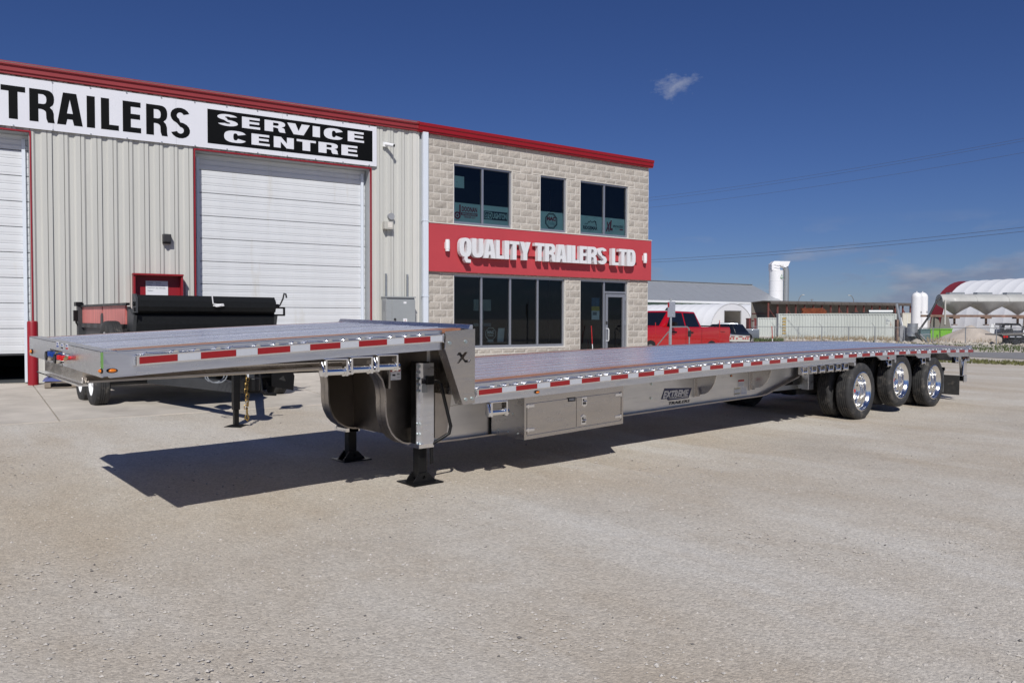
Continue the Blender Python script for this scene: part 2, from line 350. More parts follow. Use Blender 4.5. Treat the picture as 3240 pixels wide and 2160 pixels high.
def text(sx, off=.02, shear=0., ext=0., res=3):
    key = (sx, off, shear, ext)
    if key in _tc: return _tc[key]
    cu = bpy.data.curves.new('t', 'FONT'); cu.body = sx; cu.offset = off; cu.shear = shear; cu.extrude = ext; cu.resolution_u = res; cu.fill_mode = 'BOTH' if ext else 'FRONT'
    o = bpy.data.objects.new('t', cu); COL.objects.link(o); dg = bpy.context.evaluated_depsgraph_get(); ev = o.evaluated_get(dg); me = ev.to_mesh()
    v = [tuple(p.co) for p in me.vertices]; f = [tuple(p.vertices) for p in me.polygons]; ev.to_mesh_clear(); bpy.data.objects.remove(o); bpy.data.curves.remove(cu)
    _tc[key] = (v, f); return v, f
def put(sx, box, y, parent, name, mat, off=.02, shear=0., depth=0., axis='xz', W=False, label=None):
    """lettering fitted into box=(u0,u1,z0,z1) on the plane y, thickened towards the viewer by depth"""
    v, f = text(sx, off, shear, .5 if depth else 0.)
    xs = [p[0] for p in v]; ys = [p[1] for p in v]; x0, x1, y0, y1 = min(xs), max(xs), min(ys), max(ys); m = MB()
    m.add([(box[0]+(p[0]-x0)/(x1-x0)*(box[1]-box[0]), y-(p[2]+.5)*depth if depth else y, box[2]+(p[1]-y0)/(y1-y0)*(box[3]-box[2])) for p in v], f)
    return m.build(name, mat, parent, W=W, label=label)
# ------------------------------------------------------------------ heavy block lettering drawn as outlines in a unit box
def _arc(cx, cy, rx, ry, t0, t1, n=10, e=2.5):
    r = []
    for i in range(n+1):
        t = radians(t0+(t1-t0)*i/n); c, s = cos(t), sin(t); r.append((cx+rx*math.copysign(abs(c)**(2/e), c), cy+ry*math.copysign(abs(s)**(2/e), s)))
    return r
def glyph(ch, a=.34, b=.19):
    """outline and holes; a = width of upright strokes, b = height of level strokes"""
    m = (1-a)/2
    if ch == 'T': return [(0,1-b),(m,1-b),(m,0),(m+a,0),(m+a,1-b),(1,1-b),(1,1),(0,1)], []
    if ch == 'I': return [(0,0),(1,0),(1,1),(0,1)], []
    if ch == 'L': return [(0,0),(1,0),(1,b),(a,b),(a,1),(0,1)], []
    if ch == 'E': c = .5-b/2+.02; return [(0,0),(1,0),(1,b),(a,b),(a,c),(.95,c),(.95,c+b),(a,c+b),(a,1-b),(.98,1-b),(.98,1),(0,1)], []
    if ch == 'A': k = .26; q = a*.5; return [(0,0),(a*.98,0),(a*.98+.055,.18),(1-a*.98-.055,.18),(1-a*.98,0),(1,0),(.5+k,1),(.5-k,1)], [[(.5-.115,.36),(.5+.115,.36),(.5,.80)]]
    if ch == 'V': return [(.5-.22,0),(.5+.22,0),(1,1),(1-a,1),(.5,.33),(a,1),(0,1)], []
    if ch == 'Y': return [(m,0),(m+a,0),(m+a,.38),(1,1),(1-a*.98,1),(.5,.63),(a*.98,1),(0,1),(m,.38)], []
    if ch == 'N': return [(0,0),(a*.86,0),(a*.86,.56),(1-a*.9,0),(1,0),(1,1),(1-a*.86,1),(1-a*.86,.44),(a*.9,1),(0,1)], []
    if ch == 'X': return [(0,0),(a,0),(.5,.30),(1-a,0),(1,0),(.68,.5),(1,1),(1-a,1),(.5,.70),(a,1),(0,1),(.32,.5)], []
    if ch == 'M': return [(0,0),(a*.8,0),(a*.8,.6),(.5-.09,.05),(.5+.09,.05),(1-a*.8,.6),(1-a*.8,0),(1,0),(1,1),(1-a*.95,1),(.5,.48),(a*.95,1),(0,1)], []
    if ch == 'R':
        o = [(0,0),(a,0),(a,.40),(.46,.40)] + _arc(.40,.25,.26,.15,85,5,5)[1:-1] + [(.66,.12),(.72,0),(1,0)] + [(.98,.03),(.96,.14),(.955,.30),(.90,.41),(.80,.475)] + _arc(.62,.735,.355,.265,-58,90,10) + [(0,1)]
        return o, [[(a,.56),(.54,.56)] + _arc(.54,.70,.13,.14,-85,85,6)[1:-1] + [(.54,1-b*.86),(a,1-b*.86)]]
    if ch == 'D': return [(0,0),(.5,0)] + _arc(.5,.5,.5,.5,-90,90,16,2.7)[1:-1] + [(.5,1),(0,1)], [[(a,b),(.48,b)] + _arc(.46,.5,.54-a,.5-b,-88,88,10,2.7)[1:-1] + [(.48,1-b),(a,1-b)]]
    if ch in 'OQ': return _arc(.5,.5,.5,.5,0,342,19,2.7), [_arc(.5,.5,.5-a*.98,.5-b,0,330,11,2.7)]
    if ch == 'U': return [(0,1)] + _arc(.5,.36,.5,.36,180,360,16,2.6) + [(1,1),(1-a,1)] + _arc(.5,.36,.5-a,.36-b,360,180,10,2.6) + [(a,1)], []
    if ch == 'C': return _arc(.5,.5,.5,.5,28,332,20,2.6) + [(1-a*.98,.36)] + _arc(.5,.5,.5-a,.5-b,318,42,12,2.6) + [(1-a*.98,.64)], []
    if ch == 'S':
        def side(o):
            w = a*.46*o; h = b*.46*o; r = []
            for i in range(25):
                t = i/24
                if t < .5: ang = radians(20+250*t*2); cx, cy, rx, ry = .5, .735, .5-a*.46, .265-b*.5
                else: ang = radians(90-250*(t-.5)*2); cx, cy, rx, ry = .5, .265, .5-a*.46, .265-b*.5
                s_ = 1 if t < .5 else -1
                r.append((cx+(rx+s_*w)*cos(ang), cy+(ry+s_*h)*sin(ang)))
            return r
        return side(1) + side(-1)[::-1], []
    return [(0,0),(1,0),(1,1),(0,1)], []
def block(ch, box, y, parent, name, mat, depth=0., a=.34, b=.19):
    o, hs = glyph(ch, a, b); f = lambda q: (box[0]+q[0]*(box[1]-box[0]), box[2]+q[1]*(box[3]-box[2]))
    return MB().prism([f(q) for q in o], 'y', y, y-(depth or .001), [[f(q) for q in h] for h in hs]).build(name, mat, parent)
# ================================================================== GROUND
def axis_list(lo, hi, step, far_lo, far_hi, g=1.22):
    a = [lo + i*step for i in range(int((hi-lo)/step)+1)]; s = step
    while a[-1] < far_hi: s *= g; a.append(a[-1]+s)
    s = step
    while a[0] > far_lo: s *= g; a.insert(0, a[0]-s)
    return a
US = axis_list(-17, 15, .4, -2500, 3500); WS = axis_list(-1.2, 21, .4, -3500, 900)
gm = MB(); gv = []
for ww in WS:
    for uu in US:
        P = OF.w(uu, -ww); h = gh(P.x, P.y)
        if 5.7 < ww < 30: h += .014*sm(5.7, 7.5, ww)*noise.noise((P.x*.7, P.y*.7, 0)) + .005*noise.noise((P.x*2.3, P.y*2.3, 3))*sm(5.7, 7.5, ww)
        if -1.2 < uu + 3 and ww < 5.55 and uu < 9: h -= .05
        elif ww < 5.55 and uu <= -2 and ww > -1: h -= .05
        gv.append((P.x, P.y, h))
nU = len(US)
gm.add(gv, [(j*nU+i, j*nU+i+1, (j+1)*nU+i+1, (j+1)*nU+i) for j in range(len(WS)-1) for i in range(nU-1)])
go = gm.build('ground', 'gravel', smooth=60, kind='structure')
# concrete apron in front of the shop, poured in bays, a little proud of the gravel
cb = [-17.2, -13.2, -9.0, -4.6, -.2, 4.2, 8.4]
ca = bpy.data.objects.new('concrete_apron', None); COL.objects.link(ca); ca['kind'] = 'structure'
for a, b in zip(cb, cb[1:]):
    for w0, w1 in ((0.02, 2.8), (2.82, 5.62)):
        m = MB(); n = 12; k = []
        for wq in (w0, (w0+w1)/2, w1):
            for i in range(n+1):
                uq = a+.01+(b-a-.02)*i/n; we = wq + (.05*noise.noise((uq*1.7, 5, 0)) if wq > 5 else 0)
                P = OF.w(uq, -we); k.append((P.x, P.y, gh(P.x, P.y)+.012))
        m.add(k, [(j*(n+1)+i, j*(n+1)+i+1, (j+1)*(n+1)+i+1, (j+1)*(n+1)+i) for j in range(2) for i in range(n)])
        kk = len(k); m.add([(x, y, z-.09) for x, y, z in k], []); e = [2*(n+1)+i for i in range(n+1)]
        m.f += [(p, q, q+kk, p+kk) for p, q in zip(e, e[1:])]
        m.f += [(j*(n+1)+s, (j+1)*(n+1)+s, (j+1)*(n+1)+s+kk, j*(n+1)+s+kk) for j in range(2) for s in (0, n)] + [(i, i+1, i+1+kk, i+kk) for i in range(n)]
        m.build('concrete_bay', 'concrete', ca)
# asphalt road, grass verges beyond the yard
def strip(name, mat, near, far, z, ext=(60, 30), kind='structure', amp=0., nx=40):
    A, B = gd(*near[0]), gd(*near[1]); A2, B2 = gd(*far[0]), gd(*far[1]); m = MB(); k = []
    for p, q in ((A, B), (A2, B2)):
        d = (q-p).normalized(); L = (q-p).length
        for i in range(nx+1):
            P = p + d*(-ext[0] + (L+ext[0]+ext[1])*i/nx); P = P + d.orthogonal().normalized()*0; 
            if amp: P += HD*amp*noise.noise((P.x*.6, P.y*.6, z*99))
            k.append((P.x, P.y, gh(P.x, P.y)+z))
    m.add(k, [(i, i+1, nx+2+i, nx+1+i) for i in range(nx)]); return m.build(name, mat, kind=kind)
strip('road', 'asphalt', (('a6',830,625),('a6',2352,695)), (('a6',900,490),('a6',2352,505)), .012)
def blades(name, mat, spots, hmin, hmax, label, cat, wd=.02):
    m = MB()
    for P in spots:
        h = random.uniform(hmin, hmax); a = random.uniform(0, pi); dx, dy = cos(a)*wd*random.uniform(.6, 1.6), sin(a)*wd; lx, ly = random.uniform(-.35, .35)*h, random.uniform(-.35, .35)*h
        z = gh(P.x, P.y)-.02
        m.add([(P.x-dx, P.y-dy, z), (P.x+dx, P.y+dy, z), (P.x+dx*.6+lx*.5, P.y+dy*.6+ly*.5, z+h*.6), (P.x-dx*.6+lx*.5, P.y-dy*.6+ly*.5, z+h*.6), (P.x+lx, P.y+ly, z+h)], [(0,1,2,3), (3,2,4)])
    o = m.build(name, mat, kind='stuff'); o['label'] = label; o['category'] = cat; return o
def scatter(n, pts, j=.6):
    """points spread over the quad pts (near-left, near-right, far-left, far-right)"""
    r = []
    for i in range(n):
        s, t = random.random(), random.random(); P = (pts[0]*(1-s)+pts[1]*s)*(1-t) + (pts[2]*(1-s)+pts[3]*s)*t
        if noise.noise((P.x*.5, P.y*.5, n)) > -j*random.random()*1.2: r.append(P)
    return r
def ext(a, b, l, r): d = (b-a).normalized(); return a-d*l, b+d*r
n0, n1_ = ext(gd('a6',830,815), gd('a6',2352,872), 14, 12); f0, f1 = ext(gd('a6',820,715), gd('a6',2352,772), 14, 12)
blades('grass_verge', 'grass', scatter(9000, (n0, n1_, f0, f1), 1.2), .04, .14, 'low green grass strip along the near side of the road', 'grass', .03)
n0, n1_ = ext(gd('a6',900,480), gd('a6',2352,498), 10, 12); f0, f1 = ext(gd('a6',0,190), gd('a6',2352,230), 12, 14)
bank = scatter(8000, (n0, n1_, f0, f1), .25)
blades('roadside_weeds', 'weed', bank, .05, .22, 'dark green weeds on the far bank of the road', 'weeds', .035)
n0, n1_ = ext(gd('a6',0,215), gd('a6',2352,260), 16, 14); f0, f1 = ext(gd('a6',0,150), gd('a6',2352,170), 16, 14)
blades('dry_grass', 'dry_grass', scatter(5000, (n0, n1_, f0, f1), .8), .2, .65, 'tall dry grass along the wire fence', 'grass', .03)
# loose stones
def stones(name, mat, pts, smin, smax, label, cat='stones', flat=.6):
    m = MB(); base = [V(p).normalized() for p in ((1,0,0),(-1,0,0),(0,1,0),(0,-1,0),(0,0,1),(0,0,-1))]; fs = [(0,2,4),(2,1,4),(1,3,4),(3,0,4),(2,0,5),(1,2,5),(3,1,5),(0,3,5)]
    for P in pts:
        s = smin + (smax-smin)*random.random()**3; a = random.uniform(0, 2*pi); ca_, sa = cos(a), sin(a); k = []
        for b in base:
            q = b*random.uniform(.7, 1.3)*s; k.append((P.x+(q.x*ca_-q.y*sa)*random.uniform(.8,1.5), P.y+q.x*sa+q.y*ca_, P.z+q.z*flat+s*flat*.25))
        m.add(k, fs)
    o = m.build(name, mat, kind='stuff'); o['label'] = label; o['category'] = cat; return o
def yard(n, dmin=1.6, dmax=16):
    r = []
    while len(r) < n:
        D = dmin + (dmax-dmin)*random.random()**1.7; L = random.uniform(-.72, .72)*D
        P = CAM + HD*D + HR*L; q = OF.l(P)
        if -q.y < 5.75: continue
        P.z = gh(P.x, P.y); r.append(P)
    return r
stones('gravel_stones', 'stone', yard(11000, 1.6, 10)+yard(4000), .0025, .013, 'pale loose limestone pebbles over the yard')
stones('dark_pebbles', 'stone_dark', yard(1000), .003, .012, 'scattered dark pebbles on the yard')
rb = scatter(1500, (n0-HD*9, n1_-HD*9, n0-HD*1, n1_-HD*1), .9)
for P in rb: P.z = gh(P.x, P.y)
stones('bank_rubble', 'rubble', rb, .05, .32, 'broken pale rubble on the bank beyond the road', 'rubble')
# ================================================================== OFFICE (split-face block front)
OB = thing('office_building', 'two-storey office front of tan split-face block with red band', 'building', OF.loc, OF.rot)
WIN = [(.81,2.75,4.19,5.83), (3.74,4.75,4.19,5.83), (5.26,7.26,4.19,5.83)]
STORE = (.81,4.70,.80,2.83); ENTRY = (5.28,7.27,.24,2.83); BAND = (-.02,8.20,2.875,4.155)
OW, OH = 8.14, 6.60
holes = WIN + [STORE, ENTRY]
def subtract(rect, holes):
    out = [rect]
    for (a, b, c, d) in holes:
        nx = []
        for (u0, u1, z0, z1) in out:
            if b <= u0 or a >= u1 or d <= z0 or c >= z1: nx.append((u0, u1, z0, z1)); continue
            if c > z0: nx.append((u0, u1, z0, c))
            if d < z1: nx.append((u0, u1, d, z1))
            lo, hi = max(z0, c), min(z1, d)
            if a > u0: nx.append((u0, a, lo, hi))
            if b < u1: nx.append((b, u1, lo, hi))
        out = nx
    return out
m = MB().prism([(0,.1),(OW,.1),(OW,OH),(0,OH)], 'y', .006, .20, [[(a,c),(b,c),(b,d),(a,d)] for a,b,c,d in holes])
wall = m.build('wall', 'mortar', OB)
bs = MB().box(OW-.2, OW, .2, 11, .1, OH).box(0, .2, .2, 11, .1, OH).box(0, OW, 10.8, 11, .1, OH); bs.build('side_wall', 'mortar', OB)
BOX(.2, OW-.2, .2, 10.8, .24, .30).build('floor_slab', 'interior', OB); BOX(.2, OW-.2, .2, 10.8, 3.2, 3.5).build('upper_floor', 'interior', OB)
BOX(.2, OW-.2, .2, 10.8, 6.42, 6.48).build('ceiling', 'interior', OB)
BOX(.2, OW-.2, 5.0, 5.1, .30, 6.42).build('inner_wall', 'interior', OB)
def block_mesh(wd, ht):
    nx, nz = max(2, round(wd/.08)), max(2, round(ht/.07)); k = []; f = []
    for j in range(nz+1):
        for i in range(nx+1):
            e = i in (0, nx) or j in (0, nz); k.append((wd*i/nx, 0.004 if e else -random.uniform(.002, .015), ht*j/nz))
    f = [(j*(nx+1)+i, j*(nx+1)+i+1, (j+1)*(nx+1)+i+1, (j+1)*(nx+1)+i) for j in range(nz) for i in range(nx)]
    b = len(k); rim = [i for i in range(nx+1)] + [j*(nx+1)+nx for j in range(1, nz+1)] + [nz*(nx+1)+i for i in range(nx-1, -1, -1)] + [j*(nx+1) for j in range(nz-1, 0, -1)]
    k += [(k[i][0], .03, k[i][2]) for i in rim]; n = len(rim); f += [(rim[i], rim[(i+1) % n], b+(i+1) % n, b+i) for i in range(n)]
    return k, f
var = {}
def add_block(u0, u1, z0, z1):
    wd, ht = u1-u0-.016, z1-z0-.016
    if wd < .02 or ht < .025: return
    key = (round(wd, 2), round(ht, 2)); l = var.setdefault(key, [])
    if len(l) < 6:
        me = bpy.data.meshes.new('block'); k, f = block_mesh(wd, ht); me.from_pydata(k, [], f); me.materials.append(M('block')); l.append(me)
    me = random.choice(l); o = bpy.data.objects.new('block', me); COL.objects.link(o); o.parent = OB; o.location = (u0+.008, 0, z0+.008)
def courses(z0, z1, first):
    z = z0; r = 0
    while z < z1-.02:
        zt = min(z+.2032, z1); u = 0 if (r+first) % 2 == 0 else -.2032
        while u < OW:
            for q in subtract((max(0, u), min(OW, u+.4064), z, zt), holes): add_block(*q)
            u += .4064
        z = zt; r += 1
courses(4.155, 6.53, 1); courses(2.875-.2032*13, 2.875, 0)
BOX(BAND[0], BAND[1], -.085, .0, BAND[2], BAND[3]).build('red_band', 'red_band', OB, bevel=.006)
BOX(BAND[0]-.01, BAND[1]+.015, -.10, .0, BAND[3]+.001, BAND[3]+.022).build('band_flashing', 'mortar', OB)
fp = [(.02,6.50),(-.10,6.50),(-.10,6.535),(-.13,6.55),(-.13,6.64),(-.155,6.66),(-.155,6.735),(.02,6.735)]
MB().prism(fp, 'x', -.30, 8.23).build('fascia', 'red_fascia', OB)
MB().prism([(-.10,6.736),(11.1,7.15),(11.1,7.0),(.02,6.6)], 'x', -.05, 8.17).build('roof', 'roof_metal', OB)
g0 = MB().prism([(0,0),(.16,.055),(.17,.03),(.02,0)], 'x', -.02, .02)
g0 = g0.build('snow_guard', 'galv', OB); g0.location = (.55, -.02, 6.745)
for i in range(11):
    c = g0.copy(); COL.objects.link(c); c.location = (.55+.66*(i+1), -.02, 6.745)
def window(u0, u1, z0, z1, mull, transom=None, gl='pane_dark', nm='window', dep_=.10, fw=.062):
    m = MB(); us = [u0] + list(mull) + [u1]
    m.box(u0, u1, dep_-.05, dep_+.06, z1-fw, z1).box(u0, u1, dep_-.05, dep_+.06, z0, z0+fw*1.25)
    for a in us:
        x = min(max(a, u0+fw/2), u1-fw/2); m.box(x-fw/2, x+fw/2, dep_-.045, dep_+.055, z0+fw*1.2, z1-fw*.9)
    fr = m.build(nm+'_frame', 'frame_alu', OB, bevel=.004)
    for a, b in zip(us, us[1:]): MB().quad((a+fw*.45,dep_,z0+fw),(b-fw*.45,dep_,z0+fw),(b-fw*.45,dep_,z1-fw*.8),(a+fw*.45,dep_,z1-fw*.8)).build('pane', gl, fr)
    m = MB().box(u0-.001, u0+.012, 0, dep_-.05, z0, z1).box(u1-.012, u1+.001, 0, dep_-.05, z0, z1).box(u0, u1, 0, dep_-.05, z1-.012, z1+.001).box(u0, u1, -.012, dep_-.05, z0-.03, z0+.004)
    m.build('reveal', 'mortar', fr); return fr
w1_ = window(*WIN[0], [1.78]); w2_ = window(*WIN[1], []); w3_ = window(*WIN[2], [6.28])
sf_ = window(*STORE, [1.75, 2.73, 3.71], gl='pane_glass', nm='storefront')
# entrance: fixed light on the left, glazed door with transom on the right
def uO(k, x, y, off=0): return OF.uv(k, x, y, off)
en = window(ENTRY[0], ENTRY[1], ENTRY[2], ENTRY[3], [6.30], gl='pane_glass', nm='entrance')
m = MB(); dz = 2.43; m.box(6.33, 7.21, .055, .15, dz, dz+.06); tr = m.build('transom_bar', 'frame_alu', en, bevel=.003)
m = MB().box(6.36, 6.46, .05, .10, .30, dz-.02).box(7.08, 7.18, .05, .10, .30, dz-.02).box(6.46, 7.08, .05, .10, dz-.12, dz-.02).box(6.46, 7.08, .05, .10, .30, .55)
dr = m.build('door', 'frame_alu', OB, bevel=.003)
MB().tube([(6.41,.05,1.32),(6.41,-.03,1.32),(6.41,-.05,1.28),(6.41,-.05,.98),(6.41,-.03,.94),(6.41,.05,.94)], .014).build('door_handle', 'plastic_white', dr, smooth=40)
MB().box(6.38,6.43,.03,.05,1.45,1.55).build('door_lock', 'dark_steel', dr)
for z in (.62, 1.42, 2.2): BOX(7.165, 7.20, .03, .05, z, z+.15).build('hinge', 'frame_alu', dr)
# printed film on the glass of the upper windows
dd = .118
def film(fr, u0, u1, zt): return BOX(u0, u1, dd, dd+.004, 4.27, zt).build('logo_film', 'decal_panel', fr)
e1 = film(w1_, .87, 1.745, 4.79); e2 = film(w1_, 1.82, 2.69, 4.79); e3 = film(w2_, 3.80, 4.69, 4.79); e4 = film(w3_, 5.32, 6.245, 4.79); e5 = film(w3_, 6.32, 7.20, 4.79)
yt = dd-.003
put('DOONAN', (1.14,1.64,4.56,4.70), yt, e1, 'lettering', 'logo_maroon', .035)
BOX(1.12,1.65,yt-.001,yt+.001,4.455,4.535).build('logo_bar', 'logo_maroon', e1); put('SPECIALIZED', (1.15,1.62,4.47,4.52), yt-.003, e1, 'lettering', 'decal_panel', .03)
put('TRAILER LLC', (1.20,1.58,4.39,4.44), yt, e1, 'lettering', 'logo_maroon', .02)
m = MB().prism([(1.00+.105*cos(a*pi/12), 4.44+.105*sin(a*pi/12)) for a in range(24)], 'y', yt, yt+.001, [[(1.00+.06*cos(a*pi/12), 4.44+.06*sin(a*pi/12)) for a in range(24)]])
m.prism([(1.00+.035*cos(a*pi/6), 4.44+.035*sin(a*pi/6)) for a in range(12)], 'y', yt, yt+.001).box(1.06,1.105,yt-.001,yt,4.44,4.74); m.build('logo_emblem', 'logo_maroon', e1)
BOX(1.86,2.66,yt-.001,yt+.001,4.40,4.64).build('logo_bar', 'logo_black', e2); BOX(1.885,2.13,yt-.002,yt,4.425,4.615).build('logo_bar', 'decal_panel', e2)
put('STO', (1.90,2.12,4.44,4.60), yt-.003, e2, 'lettering', 'logo_black', .05); put('UGHTON', (2.15,2.64,4.44,4.60), yt-.003, e2, 'lettering', 'decal_panel', .04)
oc = lambda r: [(4.245+r*cos(pi/8+a*pi/4), 4.525+r*sin(pi/8+a*pi/4)) for a in range(8)]
MB().prism(oc(.245), 'y', yt, yt+.001, [oc(.215)]).prism(oc(.20), 'y', yt, yt+.001, [oc(.190)]).build('logo_emblem', 'logo_black', e3)
put('MAC', (4.08,4.41,4.53,4.65), yt, e3, 'lettering', 'logo_maroon', .06); put('Trailer', (4.12,4.39,4.41,4.51), yt, e3, 'lettering', 'logo_teal', .01, .3)
MB().prism([(5.52,4.52),(5.58,4.56),(5.64,4.545),(5.70,4.63),(5.73,4.605),(5.77,4.655),(5.82,4.61),(5.88,4.625),(5.93,4.66),(6.0,4.64),(6.03,4.50),(6.0,4.50),(5.97,4.60),(5.93,4.63),(5.88,4.595),(5.82,4.585),(5.77,4.63),(5.73,4.58),(5.70,4.60),(5.65,4.53),(5.58,4.54)], 'y', yt, yt+.001).build('logo_mountain', 'logo_black', e4)
put('RIDGEMAR', (5.48,6.06,4.37,4.48), yt, e4, 'lettering', 'logo_black', .035); put('TRAILERS LTD', (5.66,5.88,4.335,4.352), yt, e4, 'lettering', 'logo_black', 0)
MB().prism([(5.55,4.70),(5.61,4.73),(5.69,4.72),(5.65,4.735),(5.60,4.745)], 'y', yt, yt+.001).prism([(5.86,4.71),(5.93,4.745),(6.05,4.73),(5.98,4.75),(5.92,4.755)], 'y', yt, yt+.001).build('logo_cloud', 'logo_teal', e4)
put('X', (6.40,6.60,4.36,4.66), yt, e5, 'lettering', 'logo_maroon', .05, .25); put('L', (6.56,6.70,4.40,4.72), yt-.001, e5, 'lettering', 'logo_maroon', .05, .2)
put('SPECIALIZED', (6.70,7.13,4.51,4.575), yt, e5, 'lettering', 'logo_black', .02, .1); put('TRAILERS', (6.78,6.97,4.44,4.48), yt, e5, 'lettering', 'logo_teal', .0); BOX(6.99,7.13,yt,yt+.001,4.435,4.475).build('logo_bar', 'logo_maroon', e5)
put('M', (.99,1.03,5.33,5.36), .15, w1_, 'lettering', 'print', 0)
BOX(.92,1.24,.155,.165,5.20,5.52).build('notice_sheet', 'decal_panel', w1_)
# shadow-catching room pieces seen through the glass
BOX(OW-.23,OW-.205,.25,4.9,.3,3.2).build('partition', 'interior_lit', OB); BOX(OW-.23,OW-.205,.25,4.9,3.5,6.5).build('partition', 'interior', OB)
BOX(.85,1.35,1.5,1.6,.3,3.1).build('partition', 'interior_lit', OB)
ds = thing('display_stand', 'chequered metal display stand behind the storefront glass', 'display', OF.w(2.26,.8,.30), OF.rot)
BOX(-.30,.30,0,.03,1.55,1.88).build('top_panel', 'mat_grey', ds); BOX(-.035,.035,0,.03,.2,1.55).build('post', 'mat_grey', ds); BOX(-.30,.30,0,.03,1.10,1.19).build('cross_panel', 'mat_grey', ds); BOX(-.3,.3,-.1,.2,0,.2).build('base', 'dark_steel', ds)
dk = thing('small_table', 'small dark table just inside the storefront window', 'table', OF.w(2.42,.42,.30), OF.rot); BOX(-.3,.3,-.2,.2,.62,.65).build('table_top', 'pallet', dk)
for x in (-.27,.27): BOX(x-.02,x+.02,-.18,.18,0,.62).build('leg', 'dark_steel', dk)
mk = thing('octagon_sign', 'small black octagonal sign standing on the table inside', 'sign', OF.w(2.27,.38,.95), OF.rot)
o8 = lambda r: [(r*cos(pi/8+a*pi/4), .24+r*sin(pi/8+a*pi/4)) for a in range(8)]
MB().prism(o8(.19), 'y', 0, .02).build('plate', 'logo_black', mk); MB().prism(o8(.19), 'y', -.008, -.002, [o8(.175)]).build('rim', 'decal_silver', mk); put('MAC', (-.11,.11,.24,.33), -.004, mk, 'lettering', 'decal_white', .06); put('TRAILER', (-.10,.10,.17,.21), -.004, mk, 'lettering', 'decal_white', .02); BOX(-.1,.1,0,.06,0,.06).build('stand', 'decal_silver', mk)
pf = tag(MB().prism([(-.12,0),(.10,0),(.14,.40),(-.08,.40)], 'y', 0, .02).build('leaning_certificate', 'paper'), 'pale sheet leaning upright on the table behind glass', 'sheet'); pf.location = OF.w(2.62,.38,.95); pf.rotation_euler = (0,0,OF.rot)
po = thing('window_poster', 'blue and yellow poster taped inside the entrance side glass', 'poster', OF.w(6.02,.135,1.60), OF.rot)
BOX(-.16,.16,0,.004,.42,.68).build('print', 'poster_blue', po); BOX(-.16,.16,0,.004,.28,.415).build('print', 'poster_yellow', po); BOX(-.16,.16,0,.004,0,.275).build('print', 'paper', po); BOX(-.12,.05,-.003,-.001,.14,.24).build('print', 'print', po)
# raised channel letters on the red band
LS = thing('raised_letter_sign', 'white raised letters QUALITY TRAILERS LTD on the red band', 'sign', OF.w(0,-.085,0), OF.rot)
q0 = OF.uv('z3',402,1175,.29); q1 = OF.uv('z3',402,1352,.29)
def run(word, ua, ub, za, zb, wts, name='letter'):
    tot = sum(wts); u = ua; gap = .065*(ub-ua)/tot
    for ch, wt in zip(word, wts):
        wd = (ub-ua)*wt/tot
        block(ch, (u+gap/2, u+wd-gap/2, za, zb), -.07, LS, name, 'letter_white', .135, {'L':.46,'E':.46,'T':.40}.get(ch,.38), .17)
        if ch == 'Q': MB().prism([(u+wd*.42,za+.06),(u+wd*.66,za+.06),(u+wd*.66,za-.05),(u+wd*.92,za-.07),(u+wd*.92,za-.15),(u+wd*.55,za-.15),(u+wd*.42,za-.08)], 'y', -.072, -.2045).build('letter_tail', 'letter_white', LS)
        u += wd
zt, zb_ = 3.80, 3.285
def uo(x, y): return OF.uv('z3', x, y, .29)[0]
run('QUALITY', uo(402,1200), uo(1085,1280), zb_, zt, [1.12,1.08,1.12,.80,.50,.98,1.1])
run('TRAILERS', uo(1122,1290), uo(1812,1380), zb_, zt, [.98,1.08,1.12,.50,.80,.82,1.08,1.05])
run('LTD', uo(1858,1380), uo(2086,1420), zb_, zt, [.84,.98,1.1])
for a, b in ((.95,3.0), (3.2,5.9), (6.15,7.5)): BOX(a, b, -.07, 0, 3.42, 3.60).build('raceway', 'red_band', LS)
for uu, lb in ((.52, 'white cylinder wall lamp left of the raised letters'), (7.83, 'white cylinder wall lamp right of the raised letters')):
    t = thing('wall_lamp', lb, 'wall lamp', OF.w(uu, -.085, 3.42), OF.rot, 'cylinder lamps on the red band')
    MB().cyl((0,-.09,.05), (0,-.09,.27), .065, 18).build('body', 'plastic_white', t, smooth=40)
    MB().cyl((0,-.09,.0), (0,-.09,.05), .058, 18).cyl((0,-.09,.27), (0,-.09,.31), .058, 18).build('cap', 'plastic_white', t, smooth=40); BOX(-.04,.04,-.04,0,.08,.24).build('bracket', 'plastic_white', t)
# ================================================================== SERVICE SHOP (ribbed metal)
SB = thing('service_shop', 'beige ribbed metal service shop with roll doors and red roof trim', 'building', SF.loc, SF.rot)
D1 = (-13.6,-8.93,.27,5.40); D2 = (-5.745,-1.56,.27,5.41); SZ = 6.62
def panel(u0, u1, z0, z1):
    p = .3048; k = []; u = u0
    prof = [(0,0),(.050,0),(.085,.034),(.165,.034),(.20,.0),(.284,0),(.287,.022),(.296,.022),(.299,0)]
    pts = []
    i0 = math.floor((u0+40)/p)
    for i in range(i0, i0+6):
        for a, d in prof:
            uu = -40+i*p+a
            if u0-1e-6 <= uu <= u1+1e-6: pts.append((uu, d))
    if not pts or pts[0][0] > u0+.001: pts.insert(0, (u0, pts[0][1] if pts else 0))
    if pts[-1][0] < u1-.001: pts.append((u1, pts[-1][1]))
    m = MB(); n = len(pts); m.add([(a, d, z0) for a, d in pts]+[(a, d, z1) for a, d in pts], [(i, i+1, n+i+1, n+i) for i in range(n-1)])
    m.build('wall_panel', 'wall_metal', SB)
us = sorted(set([round(-15.85+.9144*i, 3) for i in range(18) if -15.85+.9144*i < -.40] + [D1[0], D1[1], D2[0], D2[1], -.39]))
